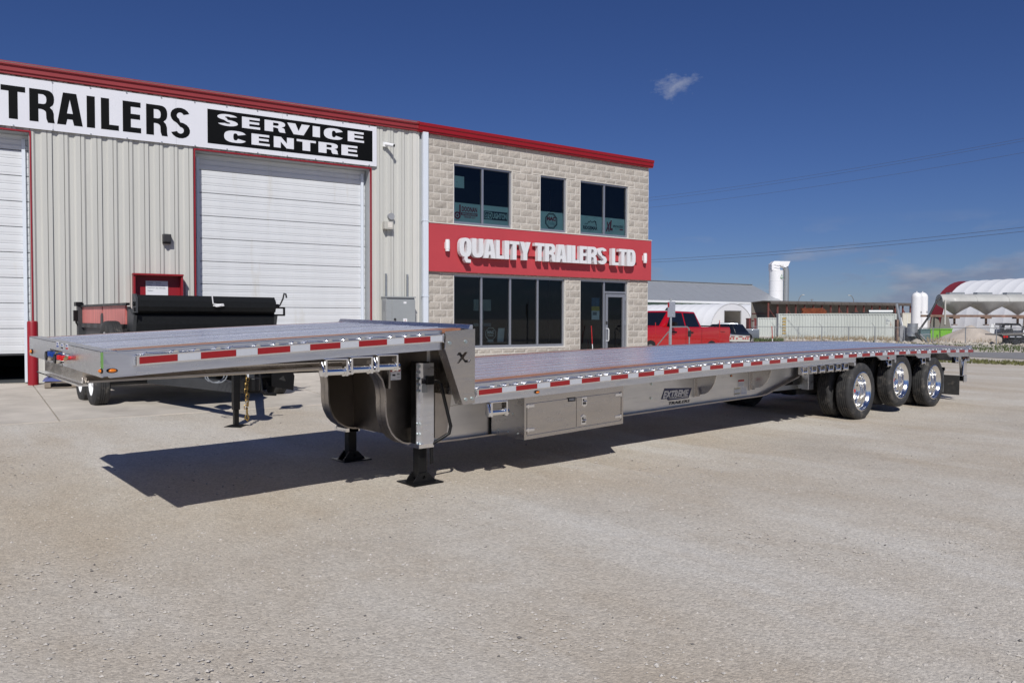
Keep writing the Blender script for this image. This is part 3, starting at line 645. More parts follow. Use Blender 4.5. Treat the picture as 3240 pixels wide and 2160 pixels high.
for a, b in zip(us, us[1:]):
    if b-a < .02: continue
    mid = (a+b)/2; z0 = D1[3] if D1[0] < mid < D1[1] else D2[3] if D2[0] < mid < D2[1] else .20
    panel(a, b, z0, SZ)
MB().box(-15.85,D1[0],.04,.12,.1,SZ).box(D1[1],D2[0],.04,.12,.1,SZ).box(D2[1],.02,.04,.12,.1,SZ).box(D1[0],D1[1],.04,.12,D1[3],SZ).box(D2[0],D2[1],.04,.12,D2[3],SZ).build('wall_core', 'jamb', SB)
MB().box(-15.85,-15.75,.12,14,.1,SZ).box(-15.85,.02,13.9,14,.1,SZ).box(.0,.02,.12,14,.1,SZ).build('side_wall', 'wall_metal', SB)
MB().prism([(-.15,6.73),(14.1,7.6),(14.1,7.45),(.0,6.55)], 'x', -15.9, -.3).build('roof', 'roof_metal', SB)
fp = [(.02,6.515),(-.07,6.515),(-.07,6.56),(-.10,6.575),(-.10,6.66),(-.14,6.685),(-.14,6.75),(.02,6.75)]
MB().prism(fp, 'x', -15.9, -.235).build('fascia', 'red_fascia_old', SB); MB().prism([(a-.006, b+(.004 if b > 6.6 else -.004)) for a, b in fp], 'x', -.33, -.24).build('fascia_joint', 'red_fascia_old', SB)
MB().box(-.39,-.20,-.008,.04,.2,6.52).build('corner_trim', 'wall_trim', SB); BOX(-.27,-.262,-.014,-.008,.2,6.52).build('trim_seam', 'jamb', SB)
for nm, (a, b, c, d) in (('door1', D1), ('door2', D2)):
    rt = .028
    MB().box(a-rt,a,-.02,.045,c,d+rt).box(b,b+rt,-.02,.045,c,d+rt).box(a,b,-.02,.045,d,d+rt).build('door_trim', 'red_paint', SB)
    MB().box(a-.001,a+.012,.045,.36,c,d).box(b-.012,b+.001,.045,.36,c,d).box(a,b,.045,.36,d-.012,d+.001).build('door_jamb', 'jamb', SB)
    BOX(b-.14, b-.075, .28, .33, c, d-.1).build('door_track', 'white_trim', SB); BOX(a+.075, a+.14, .28, .33, c, d-.1).build('door_track', 'white_trim', SB)
    z = .86 if nm == 'door1' else .30; ds_ = bpy.data.objects.new('overhead_door', None); COL.objects.link(ds_); ds_.parent = SB
    while z < d-.01:
        zt_ = min(z+.527, d); n = 3; pr = []; y = .34
        for i in range(n):
            za = z+.004+(zt_-z-.006)*i/n; zb2 = z+.002+(zt_-z-.006)*(i+1)/n; pr += [(y+.012, za), (y, za+.008), (y, za+.05), (y-.005, za+.056), (y-.005, zb2-.016), (y+.006, zb2-.008)]
        pr += [(y+.04, zt_-.002), (y+.04, z+.004)]
        MB().prism(pr, 'x', a+.02, b-.02).build('door_section', 'door_white', ds_); z = zt_
    if nm == 'door1': BOX(a+.02, b-.02, .33, .36, .83, .862).build('bottom_seal', 'dark_steel', ds_)
BOX(D1[0],D1[1],.4,6,.25,.30).build('shop_floor', 'interior', SB)
BOX(-15.7,-.1,6.0,6.1,.2,6.4).build('inner_wall', 'interior', SB)
# sign over the doors
SG = thing('shop_sign', 'long white sign with black TRAILERS and SERVICE CENTRE lettering', 'sign', SF.loc, SF.rot)
def us_(k, x, y, o=.05): return SF.uv(k, x, y, o)[0]
seams = [-15.2, -12.5, -9.9, us_('z1',545,500), us_('z1',1820,700), us_('z2',765,250), -1.405]
for a, b in zip(seams, seams[1:]): BOX(a+.0015, b-.0015, -.05, -.01, 5.475, 6.475).build('sign_panel', 'sign_white', SG)
BOX(us_('z1',2143,640), us_('z2',1693,300), -.054, -.0505, 5.585, 6.355).build('black_field', 'sign_black', SG)
for ch, a, b in (('T',8,262),('R',303,566),('A',587,853),('I',895,980),('L',1042,1226),('E',1267,1456),('R',1509,1733),('S',1760,1962)):
    o_ = .012 if ch == 'S' else 0; block(ch, (us_('z1',a,600), us_('z1',b,600), 5.625-o_, 6.285+o_), -.0515, SG, 'letter', 'sign_black', .002, {'L':.46,'E':.44,'T':.37}.get(ch,.35), .165)
for ch, a, b in (('S',90,303),('E',345,532),('R',578,796),('V',812,1045),('I',1075,1150),('C',1190,1395),('E',1437,1605)):
    o_ = .008 if ch in 'SC' else 0; block(ch, (us_('z2',a,150), us_('z2',b,200), 6.025-o_, 6.282+o_), -.0550, SG, 'letter', 'sign_white', .002, .40 if ch != 'V' else .36, .20)
for ch, a, b in (('C',160,395),('E',443,630),('N',673,880),('T',910,1108),('R',1135,1340),('E',1372,1540)):
    o_ = .008 if ch in 'SC' else 0; block(ch, (us_('z2',a,300), us_('z2',b,350), 5.665-o_, 5.922+o_), -.0550, SG, 'letter', 'sign_white', .002, .40, .20)
sc0 = MB().cyl((0,-.062,0),(0,-.05,0),.016,8).build('sign_screw', 'galv', SG); sc0.location = (-9.2,0,5.49)
for i in range(1, 12):
    for z in (5.49, 6.46):
        c = sc0.copy(); COL.objects.link(c); c.location = (-9.2+.69*i, 0, z)
# fittings on the shop wall
t = thing('security_camera', 'white bullet security camera beside the black sign', 'camera', SF.w(-1.14,0,6.0), SF.rot)
BOX(-.09,.02,-.06,0,.0,.12).build('mount', 'plastic_white', t, bevel=.01); MB().cyl((-.03,-.10,.06),(.10,-.30,.0),.045,14).build('barrel', 'plastic_white', t, smooth=40); MB().cyl((.10,-.30,.0),(.104,-.306,-.002),.034,14).build('lens', 'sign_black', t); MB().cyl((-.04,-.03,.06),(-.03,-.12,.06),.02,8).build('arm', 'plastic_white', t)
t = thing('round_vent', 'small grey round conduit cover under the camera', 'vent', SF.w(-1.02,0,4.24), SF.rot)
MB().cyl((0,-.09,0),(0,0,0),.085,20).build('cover', 'plastic_grey', t, smooth=40); MB().cyl((0,-.05,.08),(0,-.05,.17),.022,8).build('conduit', 'lamp_beige', t)
t = thing('area_light', 'beige square area light below the round grey vent', 'wall lamp', SF.w(-1.12,0,3.9), SF.rot)
BOX(-.12,.12,-.16,0,0,.20).build('housing', 'lamp_beige', t, bevel=.012); BOX(-.03,.09,-.166,-.159,.04,.17).build('window', 'mortar', t)
t = thing('wall_pack', 'dark bronze wall pack lamp left of the closed roll door', 'wall lamp', SF.w(-6.36,0,3.26), SF.rot)
BOX(-.085,.085,-.07,0,0,.21).build('housing', 'dark_steel', t, bevel=.01); BOX(-.085,.085,-.15,-.07,.03,.21).build('hood', 'dark_steel', t, bevel=.02)
t = thing('red_cabinet', 'red wall cabinet with a white inspection station notice', 'cabinet', SF.w(-6.56,0,1.3), SF.rot)
BOX(-.5,.5,-.05,0,0,1.24).build('back_panel', 'red_paint', t)
MB().box(-.5,-.46,-.26,-.05,0,1.24).box(.46,.5,-.26,-.05,0,1.24).box(-.46,.46,-.26,-.05,0,.04).build('side', 'red_paint', t); BOX(-.51,.51,-.29,-.05,1.24,1.28).build('top', 'red_paint', t, bevel=.006)
nb = BOX(-.235,.215,-.066,-.052,.70,1.13).build('notice', 'paper', t)
for i, (a, b) in enumerate((('Vehicle','Station'),('Safety',"d'inspection"),('Inspection','des véhicules'),('Station',None))):
    z = 1.075-i*.058; put(a, (-.20,-.20+.0155*len(a),z,z+.033), -.068, nb, 'lettering', 'print', .0)
    if b: put(b, (-.03,-.03+.0150*len(b),z,z+.033), -.068, nb, 'lettering', 'print', .0)
t = thing('electrical_cabinet', 'grey electrical cabinet with lever handle on the shop wall', 'cabinet', SF.w(-.80,0,.6), SF.rot)
BOX(-.48,.30,-.36,-.04,0,1.55).build('body', 'cabinet_grey', t, bevel=.008); BOX(-.33,.31,-.385,-.36,.03,1.50).build('door', 'cabinet_grey', t, bevel=.006); BOX(-.49,.32,-.40,-.03,1.55,1.58).build('rain_hood', 'cabinet_grey', t)
for i in range(6): BOX(-.486,-.478,-.30,-.12,1.22+i*.045,1.245+i*.045).build('louvre', 'plastic_grey', t)
MB().tube([(-.26,-.39,.98),(-.26,-.42,.96),(-.22,-.43,.80)], .018).cyl((-.26,-.385,1.0),(-.26,-.41,1.0),.03,10).build('lever_handle', 'dark_steel', t, smooth=40); BOX(-.03,.08,-.388,-.385,.92,1.02).build('sticker', 'decal_white', t); put('A', (.01,.04,.95,.99), -.39, t, 'lettering', 'decal_red', .02); BOX(-.02,.06,-.388,-.385,1.40,1.45).build('sticker', 'decal_white', t)
for uu in (-1.17, -.575):
    tag(MB().box(0,.045,-.04,0,0,1.9).build('strut_channel', 'galv'), 'upright galvanised channel %s above the grey electrical cabinet' % ('left' if uu < -1 else 'right'), 'channel', 'steel channels over the cabinet'); o = bpy.data.objects[-1] if False else None
    c = [x for x in COL.objects if x.name.startswith('strut_channel')][-1]; c.location = SF.w(uu,0,.87); c.rotation_euler = (0,0,SF.rot)
t = thing('downspout', 'white square downspout between shop and office', 'downspout', SF.w(-.07,0,0), SF.rot)
MB().box(-.075,.075,-.14,-.02,.35,6.50).build('pipe', 'white_trim', t, bevel=.008); BOX(-.09,.09,-.15,-.01,4.18,4.20).build('strap', 'white_trim', t); BOX(-.09,.09,-.15,-.01,2.2,2.22).build('strap', 'white_trim', t); MB().prism([(-.02,.48),(-.14,.42),(-.34,.33),(-.34,.24),(-.1,.31),(-.02,.35)], 'x', -.075, .075).build('elbow', 'white_trim', t)
def bollard(P, h, label):
    t = thing('bollard', label, 'bollard', P, 0, 'red bollards at the roll doors')
    MB().lathe([(.0,0),(.095,0),(.095,h-.03),(.088,h-.012),(.06,h),(.0,h+.004)], 'z', (0,0,0), 22).build('post', 'red_paint', t, smooth=40)
P = gd('z4',345,1532); bollard(P, 1.27, 'scuffed red bollard beside the half-open roll door')
P = SF.w(-1.45,-.55,0); P.z = gh(P.x,P.y); bollard(P, 1.27, 'red bollard with its top showing beside the electrical cabinet')
# ================================================================== THE DROP-DECK TRAILER
TIL = .0196
def ZL(s): t = s/12.6; return .946+.3909*t-.2254*t*t-.0806*t**3        # cambered lower deck (tape top edge)
def ZU(s): t = (s+3.0218)/2.6; return 1.3495+.1399*t-.0213*t*t          # upper deck
def low(x, y, h): return (x, y, ZL(x)+h+TIL*y)
def upp(x, y, h): return (x, y, ZU(x)+h+TIL*y)
TR = thing('drop_deck_trailer', 'long aluminium drop-deck trailer parked in front of the shop', 'trailer', (6, 1.3, .02))
def ext_x(m, poly, x0, x1, n, fn):
    return m.loft([[fn(x0+(x1-x0)*i/n, y, h) for y, h in poly] for i in range(n+1)])
def long(name, poly, x0, x1, n, fn, mat, parent=TR, smooth=0, bevel=0.): return ext_x(MB(), poly, x0, x1, n, fn).build(name, mat, parent, smooth, bevel, W=True)
def mir(poly): return [(2.59-y, h) for y, h in poly][::-1]
WT = 2.59
for fn, x0, x1, dz, n in ((upp,-3.17,-.11,.048,10), (low,-.04,12.63,.06,32)):
    # floor boards: two hardwood nailers and eight ribbed aluminium extrusions
    for a, b in ((.132,.262), (WT-.262,WT-.132)):
        cuts = [x0, x0+(x1-x0)*.37, x0+(x1-x0)*.71, x1]
        for p, q in zip(cuts, cuts[1:]): long('wood_board', [(a,dz-.035),(b,dz-.035),(b,dz+.002),(a,dz+.002)], p+.002, q-.002, max(2, n//3), fn, 'wood')
    bw = (WT-.528)/8
    for i in range(8):
        a = .264+i*bw; pr = [(a+.002,dz-.035)]; pr += [(a+bw-.002,dz-.035)]
        top = [(bw-.004,-.012),(bw-.004,.005),(bw-.012,.005),(bw-.014,0)]
        for k in (.5,): top += [(bw*k+.012,0),(bw*k+.009,.002),(bw*k-.009,.002),(bw*k-.012,0)]
        top += [(.006,0),(.004,-.012)]
        pr += [(a+y, dz+h) for y, h in top]; long('deck_board', pr, x0, x1, n, fn, 'deck_alu')
    # side rails
    rail = [(.035,-.06),(.035,dz-.004),(.040,dz),(.128,dz),(.128,dz-.03),(.045,dz-.03),(.045,-.06)]
    xa = x0-.06 if fn is upp else x0-.005; xb = x1-.29 if fn is upp else x1+.03
    long('side_rail', rail, xa, xb, n, fn, 'alu'); long('side_rail', mir(rail), xa, x1, n, fn, 'alu')
    cm = [x0+.15+i*(.405 if fn is low else .36) for i in range(31 if fn is low else 8)]
    for c in cm:
        m = MB(); k = [fn(c+dx, y, h) for y in (.05, WT-.05) for dx, h in ((-.035,dz-.036),(.035,dz-.036),(.035,dz-.046),(.004,dz-.046),(.004,-.05),(.035,-.05),(.035,-.06),(-.035,-.06),(-.035,-.05),(-.004,-.05),(-.004,dz-.046),(-.035,dz-.046))]
        m.loft([k[:12], k[12:]]).build('cross_member', 'web_alu', TR, W=True)
def X1(k, x, y, Y=0.): return onY(k, x, y, Y).x
skirt = [(.03,-.058),(.046,-.058),(.046,-.125),(.085,-.125),(.085,-.135),(.03,-.135)]
long('rail_skirt', [(y,h+.003) for y,h in skirt], -3.2, -.40, 10, upp, 'alu'); long('rail_skirt', mir(skirt), -3.2, -.1, 8, upp, 'alu')
segs = [(-.045, X1('b1',345,500)), (X1('b1',790,480), X1('b1',1000,470)), (X1('b1',1390,440), X1('b1',1560,430)), (X1('b1',1905,420), 12.52)]
for a, b in segs:
    long('rail_skirt', skirt, a, b, max(2, int((b-a)/.4)), low, 'alu')
    if a > 0:  # angled end of the notch over a wheel
        MB().loft([[low(a,.03,-.058), low(a,.046,-.058), low(a,.046,-.135), low(a,.03,-.135)], [low(a-.16,.03,-.058), low(a-.16,.046,-.058), low(a-.16,.046,-.07), low(a-.16,.03,-.07)]]).build('notch_gusset', 'alu', TR, W=True)
    if b < 12: MB().loft([[low(b,.03,-.058), low(b,.046,-.058), low(b,.046,-.15), low(b,.03,-.15)], [low(b+.07,.03,-.058), low(b+.07,.046,-.058), low(b+.07,.046,-.12), low(b+.07,.03,-.12)]]).box(b-.01,b+.05,.02,.10,ZL(b)-.19,ZL(b)-.135).build('notch_gusset', 'alu', TR, W=True)
long('rail_skirt', mir(skirt), -.045, 12.5, 24, low, 'alu')
# rub rails, pipe spools, reflective tape
rub = [(-.010,-.060),(-.010,.009),(-.004,.012),(.002,.009),(.002,-.060)]
UX0, UX1_ = X1('f',428,1130), X1('f',1400,1070)
for fn, a, b, n in ((upp,UX0,UX1_,10), (low,-.028,12.665,32)):
    long('rub_rail', rub, a, b, n, fn, 'bright'); long('rub_rail', mir(rub), a, b, n, fn, 'bright')
    for x in (a, b): MB().box(x-.008,x+.008,-.010,.036,fn(x,0,-.058)[2],fn(x,0,.008)[2]).build('rub_rail_end', 'alu', TR, W=True, bevel=.003)
sp0 = MB().lathe([(0,-.004),(.024,-.004),(.024,.003),(.016,.008),(.015,.026),(.022,.032),(.022,.036)], 'y', (0,0,0), 14).build('pipe_spool', 'chrome', TR, smooth=30)
pk0 = MB().prism([(-.075,-.004),(-.06,.016),(.06,.018),(.075,-.004)], 'y', .003, .036).box(-.05,-.04,.0,.03,.016,.024).build('stake_pocket', 'bright', TR, bevel=.006)
mi_ = ROOT[TR.name].inverted()
first = {}
def place(src, P):
    o = src if src not in first else src.copy()
    if src in first: COL.objects.link(o)
    first[src] = 1; o.location = mi_ @ V(P); return o
for fn, a, b in ((upp,UX0+.12,UX1_-.1), (low,.06,12.6)):
    x = a; i = 0
    while x < b:
        place(pk0 if i % 4 == 0 else sp0, fn(x, .001 if i % 4 else 0, .004)); x += .1525; i += 1
def redU(s): s = s*.9613; return -3.0218+s-.0184*s*(2.6-s)
def redL(s): return s+.0212*s*(12.6-s)/12.6
def tape(fn, a, b, nm, mt): long(nm, [(-.0106,-.0495),(-.0106,-.0005),(-.0128,-.001),(-.0128,-.049)], a, b, 2, fn, mt)
for i in range(6):
    a = redU(i*.4572); b = redU(i*.4572+.2794); tape(upp, a, b, 'red_reflector', 'red_tape'); tape(upp, b+.001, redU(min((i+1)*.4572, 2.70))-.001, 'white_reflector', 'white_tape')
for i in range(28):
    a = redL(i*.4572); b = redL(i*.4572+.2794); tape(low, a, b, 'red_reflector', 'red_tape')
    if i < 27: tape(low, b+.001, redL((i+1)*.4572)-.001, 'white_reflector', 'white_tape')
def bead(pts, r, nm='weld_bead'):
    pts = [V(p) for p in pts]; m = MB(); L = sum((b-a).length for a, b in zip(pts, pts[1:])); n = max(3, int(L/(r*1.5))); s = MB()
    for i in range(n):
        t = i/(n-1)*(len(pts)-1); j = min(int(t), len(pts)-2); p = pts[j].lerp(pts[j+1], t-j); q = r*random.uniform(.75, 1.25)
        m.lathe([(0,-q),(q*.75,-q*.6),(q,0),(q*.75,q*.6),(0,q)], random.choice('xyz'), p, 6)
    return m.build(nm, 'weld', TR, W=True, smooth=60)
# front header
XF = -3.262
hd = MB().prism([(.0,1.215),(2.60,1.215+.055),(2.60,1.392+.055),(.0,1.392)], 'x', XF, XF+.012, [[(1.16,1.262),(1.68,1.268),(1.68,1.362),(1.16,1.352)]]).build('front_header', 'alu', TR, W=True)
MB().loft([[(XF,0,1.395),(XF+.10,0,1.395),(XF+.10,0,1.385),(XF,0,1.385)],[(XF,2.6,1.447),(XF+.10,2.6,1.447),(XF+.10,2.6,1.437),(XF,2.6,1.437)]]).build('header_cap', 'alu', TR, W=True, bevel=.003)
MB().prism([(XF+.006,1.218),(X1('b3',1700,640)+.01,1.232),(X1('b3',1700,640)+.01,ZU(-3.0)+.01),(-3.17,1.385),(XF+.006,1.385)], 'y', .018, .032).build('corner_plate', 'alu', TR, W=True)
bead([(XF+.004,.012,1.225),(XF+.004,.012,1.385)], .008); bead([(XF+.02,.02,1.388),(XF+.10,.03,1.392)], .008)
for x in (UX0+.006, UX1_+.012): bead([upp(x,-.002,-.06), upp(x,-.002,.01)], .008)
bead([low(-.032,-.004,-.06), low(-.032,-.004,.01)], .009)
for i in range(4): bead([upp(UX0+.03+i*.1,.012,.012), upp(UX0+.075+i*.1,.012,.014)], .006)
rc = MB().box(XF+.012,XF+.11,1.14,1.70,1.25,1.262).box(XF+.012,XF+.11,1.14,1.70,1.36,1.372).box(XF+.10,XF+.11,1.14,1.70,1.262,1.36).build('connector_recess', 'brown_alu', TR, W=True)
MB().box(XF-.012,XF,1.128,1.150,1.235,1.36).build('recess_frame', 'bright', rc, W=True)
for k, x, y, mt_ in (('b3',440,450,'glad_blue'), ('b3',585,505,'glad_red')):
    p = onX(k, x, y, XF-.05); g_ = MB().cyl((p.x-.02,p.y,p.z),(p.x+.06,p.y,p.z),.016,10).box(p.x-.025,p.x+.02,p.y-.032,p.y+.032,p.z-.018,p.z+.020).cyl((p.x-.03,p.y-.012,p.z-.01),(p.x-.03,p.y-.012,p.z+.026),.016,10).build('gladhand', mt_, TR, W=True, bevel=.006)
    MB().cyl((p.x+.0,p.y-.06,p.z-.004),(p.x+.0,p.y-.12,p.z+.012),.013,8).build('fitting', 'brass', g_, W=True)
for k, x, y in (('b3',355,465), ('b3',490,510)):
    p = onX(k, x, y, XF-.05); g_ = MB().cyl((p.x-.01,p.y,p.z),(p.x+.06,p.y,p.z),.042,18).build('power_socket', 'chrome', TR, W=True, smooth=40); MB().cyl((p.x-.02,p.y,p.z),(p.x-.008,p.y,p.z),.036,18).build('socket_cover', 'black_paint', g_, W=True, smooth=40); MB().box(p.x-.01,p.x+.02,p.y+.04,p.y+.09,p.z-.02,p.z+.012).build('latch', 'bright', g_, W=True)
for k, x, y, mt_ in (('b3',500,300,'glad_blue'), ('b3',570,325,'decal_dark'), ('b3',645,335,'decal_red')):
    p = onX(k, x, y, XF-.002); s_ = BOX(p.x,p.x+.001,p.y-.045,p.y+.045,p.z-.02,p.z+.026).build('header_sticker', 'decal_white', TR, W=True); BOX(p.x-.001,p.x,p.y-.04,p.y+.04,p.z-.017,p.z-.002).build('sticker_print', mt_, s_, W=True); BOX(p.x-.001,p.x,p.y-.02,p.y+.03,p.z+.006,p.z+.018).build('sticker_print', 'glad_blue', s_, W=True)
p = onX('b3',1187,540,XF-.002); BOX(p.x,p.x+.001,p.y-.035,p.y+.035,p.z-.055,p.z+.055).build('tape_patch', 'green_tape', TR, W=True)
def lens(P, nrm, rx, rz, mt_='amber'):
    P = V(P); n = V(nrm); a = V((0,0,1)).cross(n).normalized() if abs(n.z) < .9 else V((1,0,0)); ax = a*rx; az = V((0,0,rz)); rr = []
    for s, d in ((1.0,0),(1.0,.008),(.85,.016),(.45,.022),(.05,.023)): rr.append([P+ax*(s*cos(t*pi/9))+az*(s*sin(t*pi/9))+n*d for t in range(18)])
    o = MB().loft(rr).build('marker_light', mt_, TR, W=True, smooth=50)
    MB().loft([[P+ax*(s*cos(t*pi/9))+az*(s*sin(t*pi/9))+n*d for t in range(18)] for s, d in ((1.28,0),(1.28,.006),(1.02,.010))]).build('grommet', 'black_paint', o, W=True); return o
lens(onY('b3',1345,697,.018), (0,-1,0), .028, .013); lens(onY('y3',937,627,.028), (0,-1,0), .026, .014); lens(onY('b1',868,472,.028), (0,-1,0), .022, .015, 'red_lens')
lens(onX('b3',1185,703,XF), (-1,0,0), .03, .014); lens(onX('b3',107,400,XF), (-1,0,0), .03, .018)
# bolster and neck
MB().loft([[(-3.235,.66,1.225),(-3.235,2.06,1.25),(-3.235,2.06,1.150),(-3.235,.70,1.130)],[(-1.0,.66,1.225),(-1.0,2.06,1.25),(-1.0,2.06,1.165),(-1.0,.70,1.15)]]).build('bolster', 'stainless', TR, W=True, bevel=.004)
MB().loft([[(-3.27,.64,1.122),(-3.27,2.22,1.142),(-3.27,2.22,1.132),(-3.27,.64,1.112)],[(-3.2,.64,1.122),(-3.2,2.22,1.142),(-3.2,2.22,1.132),(-3.2,.64,1.112)]]).build('bolster_lip', 'bright', TR, W=True)
OUT = [(-3.2,1.133),(-2.2,1.152),(-1.27,1.168),(-.95,1.160),(-.82,1.145),(-.733,1.10),(-.675,1.03),(-.648,.94),(-.639,.855),(-.640,.78),(-.634,.68),(-.612,.588),(-.573,.51),(-.521,.452),(-.44,.402),(-.345,.374),(-.2,.365),(.33,.364),(1.6,.385),(2.9,.409),(4.5,.438),(5.95,.461),(6.10,.475),(7.09,.708),(7.35,.755),(7.6,.765),(12.4,.80)]
TOP = [(12.4,ZL(12.4)-.062)] + [(x, ZL(x)-.062) for x in (10,8,6,4,2,0)] + [(-.06,ZL(0)-.062),(-.06,ZU(-.06)-.064)] + [(x, ZU(x)-.064) for x in (-1,-2,-3.2)]
for yb, nm in ((.72,'main_beam'), (1.87,'main_beam')):
    dz = TIL*yb if yb > 1 else 0
    cut = -.10; LO = [q for q in OUT if q[0] < cut] + [(cut,.365),(cut,ZU(cut)-.064)] + [q for q in TOP if q[0] < cut]; RO = [(cut,.365)] + [q for q in OUT if q[0] > cut] + [q for q in TOP if q[0] > cut] + [(cut,ZU(-.06)-.064)]
    bm_ = MB().prism([(x, z+dz) for x, z in RO], 'y', yb-.006, yb+.006).build(nm, 'web_alu' if yb < 1 else 'neck_shade', TR, W=True)
    MB().prism([(x, z+dz) for x, z in LO], 'y', yb-.006, yb+.006).build('neck_web', 'neck_shade', bm_, W=True)  # neck part split off to take the painted shade
    m = MB(); n = len(OUT); up_ = []
    for i, (x, z) in enumerate(OUT):
        a = V(OUT[max(i-1,0)]); b = V(OUT[min(i+1,n-1)]); d = (b-a).normalized(); up_.append((x-d.y*.016, z+d.x*.016))
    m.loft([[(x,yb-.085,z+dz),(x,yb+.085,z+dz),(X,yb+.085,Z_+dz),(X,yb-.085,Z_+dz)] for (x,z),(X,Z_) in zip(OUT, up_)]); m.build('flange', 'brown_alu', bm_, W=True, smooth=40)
    if yb < 1:
        ws = [(x, ZL(x)-.235) for x in (.05,1,2,3,4,5,6,6.7)]; m = MB()
        for (x, z), (x2, z2) in zip(ws, ws[1:]): m.loft([[(x,yb-.013,z),(x,yb-.006,z+.004),(x,yb-.006,z-.004)],[(x2,yb-.013,z2),(x2,yb-.006,z2+.004),(x2,yb-.006,z2-.004)]])
        m.build('seam', 'weld', bm_, W=True)
        for k, x, y in (('y4',235,685),('y4',228,860)):
            p = onY(k, x, y, yb); MB().cyl((p.x,yb-.022,p.z),(p.x,yb-.006,p.z),.017,6).build('bolt', 'bolt', bm_, W=True)
BM = [o for o in TR.children if o.name.startswith('main_beam')][0]
BOX(-.30,-.29,.74,1.85,.42,1.25).build('neck_diaphragm', 'neck_shade', TR, W=True)
BOX(-.08,-.068,.06,2.53,.88,1.50).build('drop_bulkhead', 'stainless', TR, W=True)
MB().loft([[upp(-.10,.03,.046),upp(-.075,.03,.085),upp(-.045,.03,.085),upp(-.045,.03,.0)],[upp(-.10,2.56,.046),upp(-.075,2.56,.085),upp(-.045,2.56,.085),upp(-.045,2.56,.0)]]).build('bulkhead_cap', 'alu', TR, W=True, bevel=.003)
# step plate with the cut-out mark
def yz(k, pts, Y): return [(onY(k, x, y, Y).x, onY(k, x, y, Y).z) for x, y in pts]
plate = yz('b2', [(638,482),(1090,440),(1085,1588),(898,1620),(628,765)], -.012)
xcut = yz('b2', [(805,850),(832,808),(862,803),(893,845),(930,800),(972,800),(915,890),(942,925),(1025,920),(998,962),(935,966),(890,912),(838,975),(805,977),(868,885),(842,850)], -.012)
sp_ = MB().prism(plate, 'y', -.016, -.004, [xcut]).build('step_plate', 'stainless', TR, W=True)
MB().prism(xcut, 'y', .03, .034).build('dark_backing', 'dark_steel', sp_, W=True)
(x0, z0), (x1_, z1) = plate[4], plate[3]
MB().loft([[(x0,-.004,z0),(x0+.012,-.004,z0),(x0+.012,.10,z0),(x0,.10,z0)],[(x1_,-.004,z1),(x1_+.012,-.004,z1),(x1_+.012,.10,z1),(x1_,.10,z1)]]).build('plate_return', 'stainless', sp_, W=True)
for x, y in ((697,660),(947,640),(950,1535),(1048,1520)):
    p = onY('b2', x, y, -.016); MB().cyl((p.x,-.030,p.z),(p.x,-.014,p.z),.0145,6).cyl((p.x,-.018,p.z),(p.x,-.015,p.z),.018,12).build('bolt', 'bolt', sp_, W=True)
# landing gear
def leg(yc, far):
    s = 1 if not far else -1; g0_ = gh(-.25, yc); b_ = .385
    def T(m): return m
    hs = MB(); pr = [(-.375,yc-.115*s),(-.345,yc-.115*s),(-.325,yc-.155*s),(-.20,yc-.155*s),(-.20,yc+.10*s),(-.21,yc+.10*s),(-.21,yc-.143*s),(-.32,yc-.143*s),(-.338,yc-.103*s),(-.375,yc-.103*s)]
    hs.prism(pr, 'z', b_, 1.19); L = hs.build('leg_housing', 'alu', TR, W=True)
    BOX(-.375,-.20,yc-.158*s,yc+.1*s,b_-.02,b_+.02).build('housing_band', 'bright', L, W=True)
    for i, z in enumerate((1.16,1.10,1.04,.98,.92,.60,.50,.41)): MB().cyl((-.36,yc-.128*s,z),(-.36,yc-.114*s,z),.014,6).build('bolt', 'bolt', L, W=True)
    BOX(-.33,-.215,yc-.10,yc+.05,.36,1.2).build('leg_tube', 'black_paint', L, W=True)
    BOX(-.315,-.215,yc-.06,yc+.04,g0_+.05,.42).build('inner_leg', 'black_paint', L, W=True, bevel=.01)
    ft = MB().box(-.43,-.08,yc-.16,yc+.16,g0_+.004,g0_+.014).build('foot', 'black_paint', L, W=True, bevel=.004)
    for yy in (yc-.078, yc+.048): MB().prism([(-.39,g0_+.014),(-.12,g0_+.014),(-.212,g0_+.105),(-.318,g0_+.105)], 'y', yy, yy+.018, [[(-.262+.018*cos(a*pi/6), g0_+.062+.018*sin(a*pi/6)) for a in range(12)]]).build('foot_gusset', 'black_paint', ft, W=True)
    return L
nl = leg(.605, False); leg(1.985, True)
MB().tube([(-.22,.46,1.02),(-.16,.44,1.01),(-.13,.43,.98),(-.03,.40,.56),(-.05,.40,.49),(-.10,.42,.46),(-.20,.46,.40),(-.215,.47,.35),(-.21,.47,.20)], .017, 10).build('crank_handle', 'black_paint', nl, W=True, smooth=60)
BOX(-.30,-.21,.42,.46,.98,1.07).build('gear_box', 'black_paint', nl, W=True, bevel=.01)
for k, x0, x1_, y0, y1, mt_ in (('a7',1205,1355,520,655,'decal_dark'), ('a7',1215,1350,670,870,'galv')):
    a = onY(k,x0,y0,.446); b = onY(k,x1_,y1,.446); BOX(a.x,b.x,.446,.448,b.z,a.z).build('leg_label', mt_, nl, W=True)
a = onY('a7',1222,525,.444); b = onY('a7',1340,565,.444); put('JOST', (a.x,b.x,b.z,a.z), .4435, nl, 'lettering', 'decal_silver', .02, W=True)
